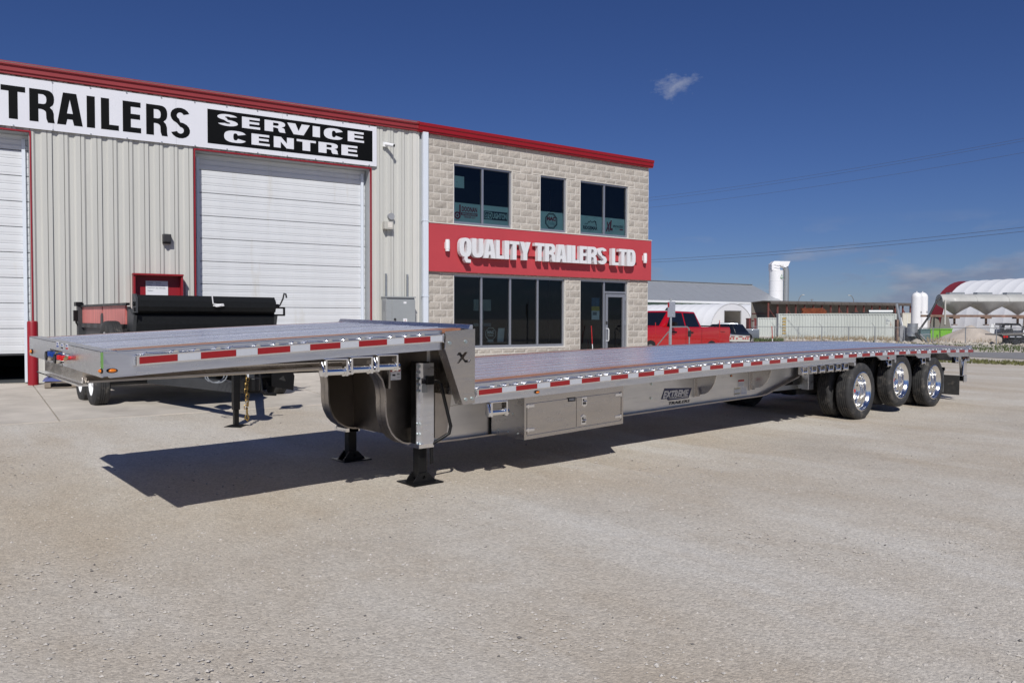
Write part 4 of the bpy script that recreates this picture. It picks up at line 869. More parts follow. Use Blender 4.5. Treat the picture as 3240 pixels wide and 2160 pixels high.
# bracket plate behind the leg and warning sticker
MB().prism(yz('y2', [(1300,480),(1470,500),(1410,950),(1300,960)], .69), 'y', .68, .69).build('leg_bracket', 'brown_alu', TR, W=True)
st = yz('a7', [(360,310),(690,285),(690,550),(368,580)], .62); MB().prism(st, 'y', .618, .622).build('warning_sticker', 'decal_white', TR, W=True)
st = yz('a7', [(372,320),(680,297),(680,342),(374,368)], .616); MB().prism(st, 'y', .615, .617).build('sticker_print', 'decal_red', TR, W=True)
for i, (x, y) in enumerate(((410,440),(520,445),(630,420),(410,510),(640,500),(520,555))):
    st = yz('a7', [(x-35,y-22),(x+35,y-25),(x+35,y+16),(x-35,y+20)] if i < 3 else [(x-35,y-8),(x+35,y-10),(x+35,y+2),(x-35,y+5)], .616); MB().prism(st, 'y', .615, .617).build('sticker_print', 'galv' if i != 1 else 'decal_dark', TR, W=True)
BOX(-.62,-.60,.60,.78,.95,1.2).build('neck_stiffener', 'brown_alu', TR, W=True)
# winches
wb = MB().box(-.100,-.082,-.005,.075,-.138,.002).box(.082,.100,-.005,.075,-.138,.002).box(-.100,.100,-.005,.075,-.010,.003).build('winch', 'bright', TR, bevel=.004)
wd_ = MB().lathe([(.0,-.082),(.040,-.082),(.040,-.072),(.029,-.070),(.029,.070),(.040,.072),(.040,.082),(0,.082)], 'x', (0,.035,-.102), 16).build('drum', 'chrome', wb, smooth=30)
gr = MB()
for i in range(10):
    a = 2*pi*i/10; gr.box(-.112,-.097,.035+.03*cos(a)-.006,.035+.03*cos(a)+.006,-.102+.03*sin(a)-.006,-.102+.03*sin(a)+.006)
gr.cyl((-.118,.035,-.102),(-.096,.035,-.102),.034,16); gr.build('ratchet', 'bright', wb, smooth=30)
MB().cyl((.095,.035,-.102),(.125,.035,-.102),.032,16).build('end_cap', 'chrome', wb, smooth=30); MB().prism([(-.03,-.085),(.02,-.07),(.03,-.03),(.0,-.02)], 'x', -.12, -.108).map(lambda x,y,z:(x,y+.03,z)).build('pawl', 'chrome', wb)
MB().cyl((.118,.0,-.102),(.118,.07,-.102),.009,8).build('bar_hole', 'dark_steel', wb)
wx = []
for k, x, y in (('y2',310,270),('y2',560,255),('y2',815,235),('y3',440,850)): wx.append(X1(k, x, y, .05))
for x in (820,1015,1195,1375,1540,1700): wx.append(X1('a8', x, 300, .05))
for x, y in ((862,580),(1412,530),(1955,500)): wx.append(X1('b1', x, y, .05))
for i, x in enumerate(wx):
    o = wb if i == 0 else copy_tree(wb, TR); fn = upp if x < -.2 else low; P = fn(x, .012, -.138); o.location = mi_ @ V(P)
    sc_ = .86 if i > 3 else 1.06; o.scale = (sc_*(.80 if i > 3 else 1), 1, sc_)
# tool box
tb = MB(); tx0, tx1 = .72, 2.25; n = 4
ext_x(tb, [(.16,-.16),(.16,-.592),(.68,-.60),(.68,-.16)], tx0, tx1, n, low); TB = tb.build('tool_box', 'stainless', TR, W=True)
fr_ = MB()
for a, b, h0, h1 in ((tx0,tx1,-.215,-.155), (tx0,tx1,-.594,-.555)): ext_x(fr_, [(.148,h0),(.16,h0),(.16,h1),(.148,h1)], a, b, 4, low)
for a, b in ((tx0,tx0+.03),(tx1-.03,tx1)): ext_x(fr_, [(.1485,-.555),(.16,-.555),(.16,-.215),(.1485,-.215)], a, b, 1, low)
fr_.build('box_frame', 'stainless', TB, W=True)
xm = X1('y3',1427,870,.15)
for a, b in ((tx0+.042, xm-.003), (xm+.003, tx1-.042)): ext_x(MB(), [(.150,-.545),(.159,-.545),(.159,-.226),(.150,-.226)], a, b, 2, low).build('box_door', 'stainless', TB, W=True, bevel=.002)
for k, x, y in (('y3',855,800),('y3',855,1095),('y3',1950,660),('y3',1945,930)):
    p = onY(k, x, y, .145); MB().box(p.x-.055,p.x+.055,.142,.150,p.z-.014,p.z+.014).cyl((p.x+(-.035 if x < 1000 else .035),.140,p.z-.022),(p.x+(-.035 if x < 1000 else .035),.140,p.z+.022),.008,8).build('hinge', 'bright', TB, W=True, bevel=.002)
for k, x, y, s in (('y3',1525,745,-1),('y3',1515,970,1)):
    p = onY(k, x, y, .145); l_ = MB().prism([(p.x-.04,p.z-.052*1),(p.x+.04,p.z-.052),(p.x+.04,p.z+.04),(p.x,p.z+.062),(p.x-.04,p.z+.04)] if s > 0 else [(p.x-.04,p.z+.052),(p.x+.04,p.z+.052),(p.x+.04,p.z-.04),(p.x,p.z-.062),(p.x-.04,p.z-.04)], 'y', .143, .150).build('latch', 'chrome', TB, W=True, bevel=.002)
    BOX(p.x-.025,p.x+.025,.141,.144,p.z-.03,p.z+.03).build('latch_cup', 'dark_steel', l_, W=True); MB().cyl((p.x-.028,.136,p.z-.004*s),(p.x+.028,.136,p.z-.004*s),.008,8).cyl((p.x,.134,p.z+.02),(p.x,.144,p.z+.02),.011,10).build('latch_handle', 'chrome', l_, W=True, smooth=30)
a = onY('y3',1325,695,.147); b = onY('y3',1415,738,.147); BOX(a.x,b.x,.1465,.149,b.z,a.z).build('maker_plate', 'decal_dark', TB, W=True)
for i in range(4): q = a.x+.018+i*.02; BOX(q,q+.013,.1455,.1464,b.z+.012,a.z-.012).build('plate_mark', 'decal_silver', TB, W=True)
for k, x, y in (('y3',640,895),('y3',460,1095),('y3',577,1118),('y3',695,1140)):
    p = onX(k, x, y, tx0); MB().cyl((tx0-.006,p.y,p.z),(tx0+.002,p.y,p.z),.009,8).build('rivet', 'bolt', TB, W=True)
# winch bracket below the single winch
# gussets from beam to rail
for k, x, yt_, yb2 in (('y4',785,605,835), ('y4',1470,540,752)):
    p = onY(k, x, yb2, .70); zb = p.z; zt2 = ZL(p.x)-.135+.01; xx = p.x
    cv = [(.70,zt2),(.36,zt2)] + [(.36+(.62-.36)*(1-cos(i/6*pi/2)), zt2-(zt2-zb-.0)*sin(i/6*pi/2)*.92) for i in range(1, 7)] + [(.64,zb),(.70,zb)]
    g_ = MB().prism(cv, 'x', xx, xx+.01).build('gusset', 'stainless', TR, W=True)
    BOX(xx-.035,xx+.0,.69,.712,zb-.01,zt2).build('gusset_flange', 'stainless', g_, W=True)
# markings on the beam
yw = .711
box_ = [onY('y4', x, y, yw) for x, y in ((408,735),(738,730),(700,858),(440,888),(442,872),(360,872))]
BMK = MB().prism([(p.x,p.z) for p in (onY('y4',405,738,yw), onY('y4',740,731,yw), onY('y4',700,857,yw), onY('y4',445,888,yw), onY('y4',437,868,yw), onY('y4',360,874,yw))], 'y', yw-.001, yw).build('maker_badge', 'decal_navy', TR, W=True)
a = onY('y4',378,862,yw); b = onY('y4',722,748,yw)
def slope_text(s, A, B, C_, y, off, sh, mt_):
    v, f = text(s, off, sh); xs = [q[0] for q in v]; ys = [q[1] for q in v]; x0, x1_, y0, y1 = min(xs), max(xs), min(ys), max(ys); m = MB()
    m.add([tuple(A+(B-A)*((q[0]-x0)/(x1_-x0))+(C_-A)*((q[1]-y0)/(y1-y0))) for q in v], f); m.v = [(p_[0], y, p_[2]) for p_ in m.v]; return m.build('lettering', mt_, BMK, W=True)
slope_text('EXTREME', onY('y4',378,866,yw), onY('y4',700,838,yw), onY('y4',384,772,yw), yw-.003, .05, .28, 'decal_silver')
slope_text('TRAILERS', onY('y4',452,942,yw), onY('y4',716,908,yw), onY('y4',456,906,yw), yw-.002, .02, .22, 'decal_dark')
MB().prism([(p.x,p.z) for p in (onY('y4',452,866,yw), onY('y4',690,848,yw), onY('y4',696,832,yw), onY('y4',460,846,yw))], 'y', yw-.003, yw-.002).build('badge_bar', 'decal_silver', BMK, W=True)
for (x0, y0, x1_, y1, mt_) in ((1317,634,1388,655,'decal_red'),(1317,657,1388,720,'decal_white'),(1268,735,1338,825,'decal_white'),(1352,722,1424,815,'decal_white'),(1270,738,1336,748,'decal_yellow'),(1270,800,1336,810,'decal_yellow')):
    st = yz('y4', [(x0,y0),(x1_,y0-6),(x1_,y1-6),(x0,y1)], yw); d_ = .002 if mt_ == 'decal_yellow' else 0; MB().prism(st, 'y', yw-.001-d_, yw-d_).build('beam_sticker', mt_, TR, W=True)
    if mt_ == 'decal_white':
        for i in range(5): q = y0+8+(y1-y0-14)*i/5; MB().prism(yz('y4', [(x0+8,q),(x1_-8,q-5),(x1_-8,q-1),(x0+8,q+4)], yw), 'y', yw-.003, yw-.0025).build('sticker_print', 'galv', TR, W=True)
lens(onY('y4',1225,582,.55), (0,-1,0), .02, .012)
# axles, wheels, suspension
AX = [7.95, 9.40, 10.83]
def tire_profile():
    p = [(.300,.018),(.315,.010),(.345,-.002),(.385,-.006),(.420,.004),(.445,.016),(.456,.030),(.4605,.040)]
    y = .040
    for i in range(4): y0 = .040+.170*(i+1)/5-.005; p += [(.462,y0),(.450,y0+.002),(.450,y0+.008),(.462,y0+.010)]
    q = [(.4605,.210),(.456,.220),(.445,.234),(.420,.246),(.385,.256),(.345,.252),(.315,.240),(.300,.232)]; return p+q
tp = tire_profile()
def wheel(flip, disc_in):
    s = -1 if flip else 1
    t_ = MB().lathe([(r, s*h) for r, h in tp], 'y', (0,0,0), 56, closed=True).build('tyre', 'rubber', TR, smooth=35)
    pr = [(.302,.030),(.309,.016),(.303,.006),(.292,.012),(.284,.036),(.270,.048),(.262,.060),(.258,.130),(.255,.165),(.245,.182),(.18,.190),(.12,.186),(.095,.178),(.09,.150),(.07,.140),(.03,.138),(0,.138)] if not disc_in else [(.302,.03),(.305,.008),(.29,.015),(.27,.05),(.26,.23),(.30,.24)]
    rim = MB().lathe([(r, s*h) for r, h in pr], 'y', (0,0,0), 48).build('rim', 'rim_alu', t_, smooth=40)
    if not disc_in:
        st_ = MB().lathe([(.305,s*.004),(.318,s*.0085)], 'y', (0,0,0), 48).build('rim_edge', 'rim_alu', rim)
        nt_ = MB()
        for i in range(10):
            a = 2*pi*i/10; c_, d_ = .1675*cos(a), .1675*sin(a); nt_.cyl((c_, s*.190, d_), (c_, s*.168, d_), .014, 6)
        nt_.build('wheel_nuts', 'rim_alu', rim, smooth=30)
        for i in range(10):
            a = 2*pi*(i+.5)/10; MB().cyl((.21*cos(a), s*.184, .21*sin(a)), (.21*cos(a), s*.1875, .21*sin(a)), .017, 10).build('hand_hole', 'dark_steel', rim)
        MB().cyl((0,s*.140,0),(0,s*.132,0),.03,14).build('hub_cap', 'red_lens', rim, smooth=30)
    return t_
wo = wheel(False, False); wi = wheel(False, True); wo2 = wheel(True, False); wi2 = wheel(True, True)
for i, x in enumerate(AX):
    lift = .105 if i == 1 else 0.
    for proto, y, far in ((wo,.020,0),(wi,.335,0),(wo2,WT-.020,1),(wi2,WT-.335,1)):
        o = proto if i == 0 else copy_tree(proto, TR); zc = gh(x, y+(-.13 if far else .13))+.459+lift-.004; o.location = mi_ @ V((x, y, zc)); o.rotation_euler = (0, random.uniform(0, 6), 0)
    zc = gh(x, 1.3)+.459+lift
    a_ = MB().cyl((x,.30,zc),(x,WT-.30,zc),.065,14).build('axle', 'dark_steel', TR, W=True, smooth=40)
    for y in (.42, WT-.42): MB().cyl((x,y-.06,zc),(x,y+.06,zc),.20,20).build('brake_drum', 'dark_steel', a_, W=True, smooth=40)
    for y in (.80, WT-.80):
        MB().box(x-.62,x+.25,y-.04,y+.04,zc-.10,zc-.02).build('trailing_arm', 'dark_steel', a_, W=True); MB().lathe([(.08,0),(.12,.03),(.10,.07),(.12,.11),(.08,.15)], 'z', (x+.22,y,zc-.02), 14).build('air_bag', 'rubber', a_, W=True, smooth=50)
    for y in (.74, 1.75): BOX(x-.68,x-.58,y-.03,y+.12,.50,.86).build('hanger', 'alu', TR, W=True)
p = onY('a8',1010,520,.5); BOX(p.x-.10,p.x+.06,.5,.62,p.z-.13,p.z+.22).build('suspension_hanger', 'alu', TR, W=True, bevel=.006)
for x, r in ((6.55,.16),(7.0,.16)): MB().cyl((x,.95,.62),(x,1.65,.62),r,18).build('air_tank', 'black_paint', TR, W=True, smooth=40)
BOX(6.4,7.4,.74,.80,.50,.57).build('side_link', 'galv', TR, W=True)
# rear end
MB().box(12.46,12.58,.10,WT-.10,.40,.50).build('rear_bumper', 'black_paint', TR, W=True, bevel=.006); BOX(12.44,12.60,.085,.10,.385,.515).build('bumper_end', 'alu', TR, W=True); BOX(12.44,12.60,WT-.10,WT-.085,.385,.515).build('bumper_end', 'alu', TR, W=True)
for y in (.12, WT-.17):
    MB().prism([(12.30,ZL(12.3)-.14),(12.60,ZL(12.3)-.14),(12.60,.51),(12.46,.51),(12.44,.66),(12.38,.80)], 'y', y, y+.05).build('rear_post', 'alu', TR, W=True)
    BOX(12.40,12.60,y-.008,y,.84,.90).build('lamp_strip', 'dark_steel', TR, W=True)
MB().prism([(12.40,.515),(12.60,.515),(12.60,.80),(12.54,.86),(12.44,.80)], 'y', .09, .118).build('post_cover', 'bright', TR, W=True, bevel=.006)
lens((12.46,.111,.87), (0,-1,0), .022, .010); lens((12.55,.111,.87), (0,-1,0), .022, .010, 'red_lens')
BOX(12.605,12.63,.05,WT-.05,.80,ZL(12.6)+.0).build('rear_sill', 'alu', TR, W=True)
for y0 in (.12, WT-.80):
    BOX(12.30,12.315,y0,y0+.68,.13,.52).build('mud_flap', 'rubber', TR, W=True); BOX(11.46,11.475,y0-.02,y0+.60,.22,.66).build('mud_flap', 'rubber', TR, W=True); BOX(11.43,11.46,y0-.05,y0+.62,.66,.72).build('flap_bracket', 'chrome', TR, W=True)
    BOX(11.452,11.458,y0-.02,y0+.60,.24,.66).build('flap_strip', 'galv', TR, W=True)
BOX(12.585,12.66,.02,.12,ZL(12.6)+.02,ZL(12.6)+.075).build('rear_corner_cap', 'alu', TR, W=True, bevel=.008)
# ================================================================== THE DUMP TRAILER BY THE SHOP WALL
dloc = SF.w(-6.42, -5.0); dloc.z = gh(dloc.x, dloc.y)
DT = thing('dump_trailer', 'dark grey dump trailer with faded red side boards behind the flatbed', 'trailer', dloc, SF.rot+radians(8))
zz = dloc.z
def DB(x0, x1, y0, y1, z0, z1): return BOX(x0, x1, y0, y1, z0-zz, z1-zz)
fp = [(.12,1.02),(-.02,1.28),(-.05,1.52),(-.05,1.66),(-.02,1.69),(-.13,1.73),(-.16,1.80),(-.16,1.90),(-.08,1.985),(.15,1.985),(.15,1.02)]
hb = MB().prism([(a, b-zz) for a, b in fp], 'x', -1.13, 1.13).build('front_wall', 'dump_black', DT)
MB().prism([(-.17,1.70-zz),(-.17,1.93-zz),(-.09,2.0-zz),(.05,2.0-zz),(.05,1.70-zz)], 'x', -1.165, -1.135).build('tarp_end_plate', 'dump_grey', hb)
MB().prism([(-.10,1.66-zz),(-.04,1.66-zz),(.30,1.80-zz),(.32,1.05-zz),(.10,1.0-zz)], 'x', -1.18, -1.131).build('corner_wing', 'dump_grey', DT); MB().prism([(-.10,1.66-zz),(-.04,1.66-zz),(.30,1.80-zz),(.32,1.05-zz),(.10,1.0-zz)], 'x', 1.131, 1.18).build('corner_wing', 'dump_grey', DT)
MB().cyl((-1.20,-.12,1.84-zz),(-1.165,-.12,1.84-zz),.035,10).box(-1.19,-1.165,-.15,-.09,1.72-zz,1.78-zz).build('roller_pin', 'black_paint', hb)
MB().tube([(.02,-.165,1.995-zz),(.03,-.175,1.86-zz),(.10,-.18,1.845-zz),(.20,-.18,1.85-zz),(.21,-.18,1.83-zz),(.08,-.185,1.81-zz),(.03,-.185,1.825-zz),(.16,-.19,1.835-zz)], .012, 6).build('tie_rope', 'rope', hb, smooth=60)
MB().tube([(1.16,-.10,1.83-zz),(1.22,-.10,1.84-zz),(1.28,-.10,1.96-zz),(1.30,-.11,2.06-zz),(1.33,-.11,2.05-zz),(1.34,-.12,1.98-zz)], .014, 8).cyl((1.13,-.10,1.83-zz),(1.20,-.10,1.83-zz),.04,10).build('tarp_crank', 'black_paint', hb, smooth=50)
MB().prism([(1.13,1.66-zz),(1.36,1.66-zz),(1.36,1.82-zz),(1.13,1.82-zz)], 'y', -.02, .02, [[(1.16,1.69-zz),(1.33,1.69-zz),(1.33,1.79-zz),(1.16,1.79-zz)]]).build('handle_frame', 'black_paint', DT, bevel=.008)
for sx in (-1, 1):
    x0, x1 = sx*1.20, sx*1.17
    for a, b in ((.34,1.86), (1.94,3.55)): MB().box(min(x0,x1), max(x0,x1), a, b, 1.515-zz, 1.82-zz).build('side_board', 'dump_red', DT)
    MB().box(sx*1.205-.03, sx*1.205+.03, .15, 3.72, 1.82-zz, 1.86-zz).build('top_rail', 'black_paint', DT)
    MB().prism([(1.82,1.44-zz),(1.98,1.44-zz),(1.95,1.66-zz),(1.90,1.70-zz),(1.85,1.66-zz)], 'x', sx*1.205-.015, sx*1.205+.015).build('stake_tab', 'dump_grey', DT)
    n = 12
    for i in range(n):
        a = .34+3.2*i/n; MB().box(sx*1.215-.012, sx*1.215+.012, a, a+3.2/n, 1.435-zz, 1.512-zz).build('rail_segment', 'dump_grey' if i % 2 else 'black_paint', DT)
    MB().box(min(sx*1.10,sx*1.18), max(sx*1.10,sx*1.18), .15, 3.7, .78-zz, 1.43-zz).build('side_wall', 'dump_grey', DT)
    MB().box(sx*1.22-.05, sx*1.22+.05, 3.56, 3.72, .72-zz, 1.90-zz).build('rear_post', 'dump_grey', DT); MB().box(sx*1.25-.06, sx*1.25+.06, 3.54, 3.74, 1.84-zz, 1.92-zz).build('post_latch', 'black_paint', DT, bevel=.01)
    MB().tube([(sx*1.30,3.6,1.72-zz),(sx*1.30,3.6,1.52-zz),(sx*1.26,3.62,1.46-zz)], .015, 6).box(sx*1.30-.04, sx*1.30+.04,3.58,3.66,1.55-zz,1.76-zz).build('gate_lever', 'black_paint', DT)
    MB().box(min(sx*1.20,sx*1.64), max(sx*1.20,sx*1.64), .25, 2.1, .93-zz, .955-zz).build('fender', 'dump_grey', DT)
MB().box(-1.17, 1.17, .15, 3.7, .78-zz, .84-zz).build('bed_floor', 'dump_grey', DT); MB().box(-1.17,1.17,3.66,3.72,.84-zz,1.8-zz).build('tail_gate', 'dump_black', DT)
MB().box(-.62,-.50,0,3.6,.52-zz,.70-zz).box(.50,.62,0,3.6,.52-zz,.70-zz).build('chassis_rail', 'dump_grey', DT)
for sx in (-1, 1): MB().loft([[(sx*.90,.25,.55-zz),(sx*.78,.25,.55-zz),(sx*.78,.25,.72-zz),(sx*.90,.25,.72-zz)],[(sx*.10-.25,-2.35,.55-zz),(-.25+sx*.02,-2.35,.55-zz),(-.25+sx*.02,-2.35,.70-zz),(sx*.10-.25,-2.35,.70-zz)]]).build('tongue_rail', 'dump_grey', DT)
MB().box(-.36,-.12,-2.55,-2.2,.56-zz,.76-zz).cyl((-.24,-2.62,.60-zz),(-.24,-2.62,.78-zz),.08,12).build('coupler', 'black_paint', DT, bevel=.015)
MB().box(-.45,-.35,-1.4,-1.0,.70-zz,.98-zz).build('tool_tray', 'dump_black', DT); BOX(-.72,.55,-.55,.1,.70-zz,1.08-zz).build('pump_box', 'dump_black', DT, bevel=.01)
jk = MB().box(-.515,-.425,-2.585,-2.495,.34-zz,1.0-zz).build('jack', 'black_paint', DT, bevel=.006); BOX(-.502,-.438,-2.572,-2.508,.12-zz,.40-zz).build('jack_tube', 'black_paint', jk); MB().lathe([(0,0),(.17,.0),(.17,.018),(.06,.035),(0,.035)], 'z', (-.47,-2.54,gh(*dloc.xy)-.075-zz), 4).build('jack_foot', 'black_paint', jk)
MB().prism([(-.345,.78-zz),(-.315,.78-zz),(-.30,1.0-zz),(-.34,1.02-zz)], 'y', -2.62, -2.60).build('reflector_tag', 'paper', DT)
cp = []
for i in range(13): cp.append(V((-.36+.015*sin(i*2.1), -2.66+.012*cos(i*1.7), .80-.038*i-zz)))
ch = MB()
for i, p in enumerate(cp):
    a = V((.018,0,0)) if i % 2 else V((0,.018,0)); ch.tube([p+a+V((0,0,.026)), p+a*1.1, p+a-V((0,0,.026)), p-a-V((0,0,.026)), p-a*1.1, p-a+V((0,0,.026)), p+a+V((0,0,.026))], .007, 5)
ch.build('safety_chain', 'gold_chain', DT, smooth=60); p = cp[-1]; MB().tube([p, p+V((0,0,-.05)), p+V((.02,-.01,-.12)), p+V((0,-.02,-.15)), p+V((-.03,-.01,-.12)), p+V((-.02,0,-.08))], .014, 7).build('chain_hook', 'gold_chain', DT, smooth=60)
MB().tube([(-.62+.13*cos(t*.5), -2.05-.05*t/6, .80+.10*sin(t*.5)-zz) for t in range(0, 30)], .009, 6).build('coiled_cable', 'cable', DT, smooth=60)
MB().tube([(.05,-2.1,.80-zz),(.06,-2.15,.55-zz),(.09,-2.18,.50-zz),(.26,-2.2,.485-zz)], .022, 8).build('hook_bar', 'black_paint', DT, smooth=60)
MB().prism([(.45,.55-zz),(.80,.47-zz),(.82,.70-zz),(.76,.86-zz),(.44,.82-zz)], 'y', -1.6, -1.57, [[(.56,.66-zz),(.68,.62-zz),(.64,.72-zz)]]).build('step_plate', 'black_paint', DT)
tprof = [(.20,.0),(.26,-.008),(.33,.0),(.362,.02),(.37,.05)] + [q for i in range(3) for q in ((.371,.05+.13*(i+1)/4-.005),(.362,.05+.13*(i+1)/4-.003),(.362,.05+.13*(i+1)/4+.003),(.371,.05+.13*(i+1)/4+.005))] + [(.37,.18),(.362,.21),(.33,.23),(.26,.236),(.20,.228)]
def small_wheel(P, flip, nm='wheel'):
    s = -1 if flip else 1; t_ = MB().lathe([(r, s*h) for r, h in tprof], 'x', P, 36, closed=True).build(nm, 'rubber', DT, smooth=40)
    MB().lathe([(.21,s*.0),(.20,s*.012),(.185,s*.05),(.16,s*.07),(.07,s*.055),(.05,s*.02),(0,s*.02)], 'x', P, 28).build('rim', 'plastic_white', t_, smooth=40); return t_
for y in (.78, 1.60):
    P = DT.location; 
    small_wheel((-1.63, y, .37), False); small_wheel((1.63, y, .37), True); MB().cyl((-1.5,y,.37),(1.5,y,.37),.04,10).build('axle', 'dark_steel', DT)
small_wheel((-1.50,.42,1.20-zz), False, 'spare_wheel'); BOX(-1.30,-1.18,.38,.46,1.1-zz,1.3-zz).build('spare_bracket', 'black_paint', DT)
# pallet with blue tarp bundle near the wall
pl = V((-1.05, 11.45, 0)); pl.z = gh(pl.x, pl.y)+.012
PL = thing('wooden_pallet', 'weathered wooden pallet on the concrete by the red bollard', 'pallet', pl, radians(-15))
for i in range(6): BOX(-.5,.5,-.5+i*.185,-.4+i*.185,.10,.12).build('deck_slat', 'pallet', PL)
for x in (-.45,0,.45):
    for y in (-.44,0,.44): BOX(x-.05,x+.05,y-.06,y+.06,.015,.10).build('block', 'pallet', PL)
for y in (-.44,0,.44): BOX(-.5,.5,y-.05,y+.05,0,.015).build('skid', 'pallet', PL)
m = MB(); n = 14
for lay in range(2):
    k = []
    for j in range(n+1):
        for i in range(n+1):
            x, y = -1+2*i/n, -1+2*j/n; r = max(abs(x), abs(y)); h = (.12*(1-r**4)+.02*noise.noise((x*3, y*3, lay*7)))*1.0
            k.append((x*(.56-.05*lay)+.03*noise.noise((y*3,1,lay)), y*(.50-.03*lay), .13+lay*.11+max(0,h)))
    m.add(k, [(j*(n+1)+i, j*(n+1)+i+1, (j+1)*(n+1)+i+1, (j+1)*(n+1)+i) for j in range(n) for i in range(n)])
tp_ = tag(m.build('folded_tarp', 'blue_tarp', smooth=60), 'folded blue tarp lying in a pile on the pallet', 'tarp'); tp_.location = pl; tp_.rotation_euler = (0,0,radians(-12))
# ================================================================== VEHICLES BEYOND THE OFFICE
def arch_body(x0, x1, zlo, profile, wheels, r):
    """side outline with wheel arches, profile = top edge from rear to front"""
    pts = [(x0, zlo)]
    for wx_ in wheels:
        pts += [(wx_-r, zlo)] + [(wx_-r*cos(pi*i/8), zlo+.05+r*sin(pi*i/8)) for i in range(1, 8)] + [(wx_+r, zlo)]
    return pts + [(x1, zlo)] + profile
def vehicle(name, label, cat, loc, rot, paint, W_, body, belt, roof, wins, wheels, wr, group=None, extra=None):
    t = thing(name, label, cat, loc, rot, group); h = W_/2
    b = MB().prism(body, 'y', -h, h).build('body', paint, t, bevel=.05, smooth=40, seg=3)
    (bx0, bx1, bz, bh), (rx0, rx1, rz, rh) = belt, roof
    cab = MB().loft([[(bx0,-bh,bz-.12),(bx1,-bh,bz-.12),(bx1,bh,bz-.12),(bx0,bh,bz-.12)],[(bx0,-bh,bz),(bx1,-bh,bz),(bx1,bh,bz),(bx0,bh,bz)],[(rx0,-rh,rz),(rx1,-rh,rz),(rx1,rh,rz),(rx0,rh,rz)]]).build('cab', paint, t, bevel=.05, smooth=40, seg=3)
    for poly in wins:
        for s in (-1, 1):
            k = []
            for x, z in poly:
                f = (z-bz)/(rz-bz); k.append((x, s*((bh+(rh-bh)*f)+.006), z))
            k2 = [(x, y-s*.02, z) for x, y, z in k]; MB().loft([k, k2]).build('side_window', 'car_glass', cab)
    for X0, X1_, Z0, Z1 in ((bx1, rx1, bz, rz), (bx0, rx0, bz, rz)):
        k = []
        for f, q in ((.10,.88),(.90,.88)):
            x = X0+(X1_-X0)*f; hw = (bh+(rh-bh)*f)*q; k.append([(x, -hw, Z0+(Z1-Z0)*f), (x, hw, Z0+(Z1-Z0)*f)])
        sgn = .008 if X0 == bx1 else -.008
        MB().add([(k[0][0][0]+sgn, k[0][0][1], k[0][0][2]), (k[0][1][0]+sgn, k[0][1][1], k[0][1][2]), (k[1][1][0]+sgn, k[1][1][1], k[1][1][2]), (k[1][0][0]+sgn, k[1][0][1], k[1][0][2])], [(0,1,2,3)]).build('windscreen' if sgn > 0 else 'rear_window', 'car_glass', cab)
    for x in wheels:
        for s in (-1, 1):
            w_ = MB().lathe([(wr*.6,0),(wr*.9,-.005),(wr,.03),(wr,.20),(wr*.9,.235),(wr*.6,.23)], 'y', (x, s*h-(.01 if s > 0 else -.01)-(.235 if s > 0 else 0), wr), 28, closed=True).build('tyre', 'sidewall', t, smooth=40)
            MB().lathe([(wr*.62,.02),(wr*.5,.05),(0,.04)] if s < 0 else [(wr*.62,.215),(wr*.5,.185),(0,.195)], 'y', (x, s*h-(.01 if s > 0 else -.01)-(.235 if s > 0 else 0), wr), 20).build('rim', 'galv', w_, smooth=40)
    return t, b, cab
tail = dep('f', 2309, 1046, 30); prot = -YAW+pi+atan2(.67,.74); ploc = tail - V((cos(prot+pi/2), sin(prot+pi/2), 0))*1.02; ploc.z = gh(ploc.x, ploc.y)-.03
bd = arch_body(0, 5.85, .32, [(5.85,.75),(5.80,1.10),(5.3,1.20),(4.35,1.26),(4.2,1.24),(1.80,1.24),(1.78,1.27),(.02,1.29),(0,1.2)], (1.2,4.85), .40)
PK, pb, pc = vehicle('pickup_truck', 'bright red crew-cab pickup parked beside the office', 'truck', ploc, prot, 'car_red', 2.03, bd, (1.80,4.30,1.22,1.0), (2.05,3.55,1.82,.80),
    [[(1.97,1.27),(2.80,1.26),(2.80,1.76),(2.10,1.76)], [(2.88,1.26),(3.95,1.26),(3.50,1.76),(2.88,1.76)]], (1.2,4.85), .40)
for x in (2.55, 3.55): MB().box(x-.13,x+.13,1.012,1.05,1.04,1.085).build('door_handle', 'black_paint', pb, bevel=.015)
for x in (1.86, 2.84): BOX(x-.006,x+.006,1.009,1.017,.55,1.22).build('door_gap', 'black_paint', pb)
MB().box(3.72,3.88,1.0,1.28,1.25,1.42).build('mirror', 'black_paint', pc, bevel=.03); BOX(.05,1.75,.80,.98,1.285,1.33).build('bed_cover', 'black_paint', pb); MB().box(-.012,.02,.85,1.018,.95,1.2).build('tail_light', 'red_lens', pb); MB().prism([(2.6,1.86),(2.75,1.86),(2.62,1.97),(2.58,1.97)], 'y', -.02, .02).build('roof_antenna', 'black_paint', pc)
PK.rotation_euler = (0, radians(-1.2), prot)
put('TRAIL', (.32,.72,1.09,1.13), 0, pb, 'bed_decal', 'decal_dark', .02).rotation_euler = (0,0,0)
bdq = [o for o in pb.children if o.name.startswith('bed_decal')][0]; bdq.data.transform(Matrix(((-1,0,0,1.05),(0,1,0,1.018),(0,0,1,0),(0,0,0,1))))
def at_ground(px, D, z=None):
    P = dep('f', px, 1060, D); P.z = gh(P.x, P.y); return P
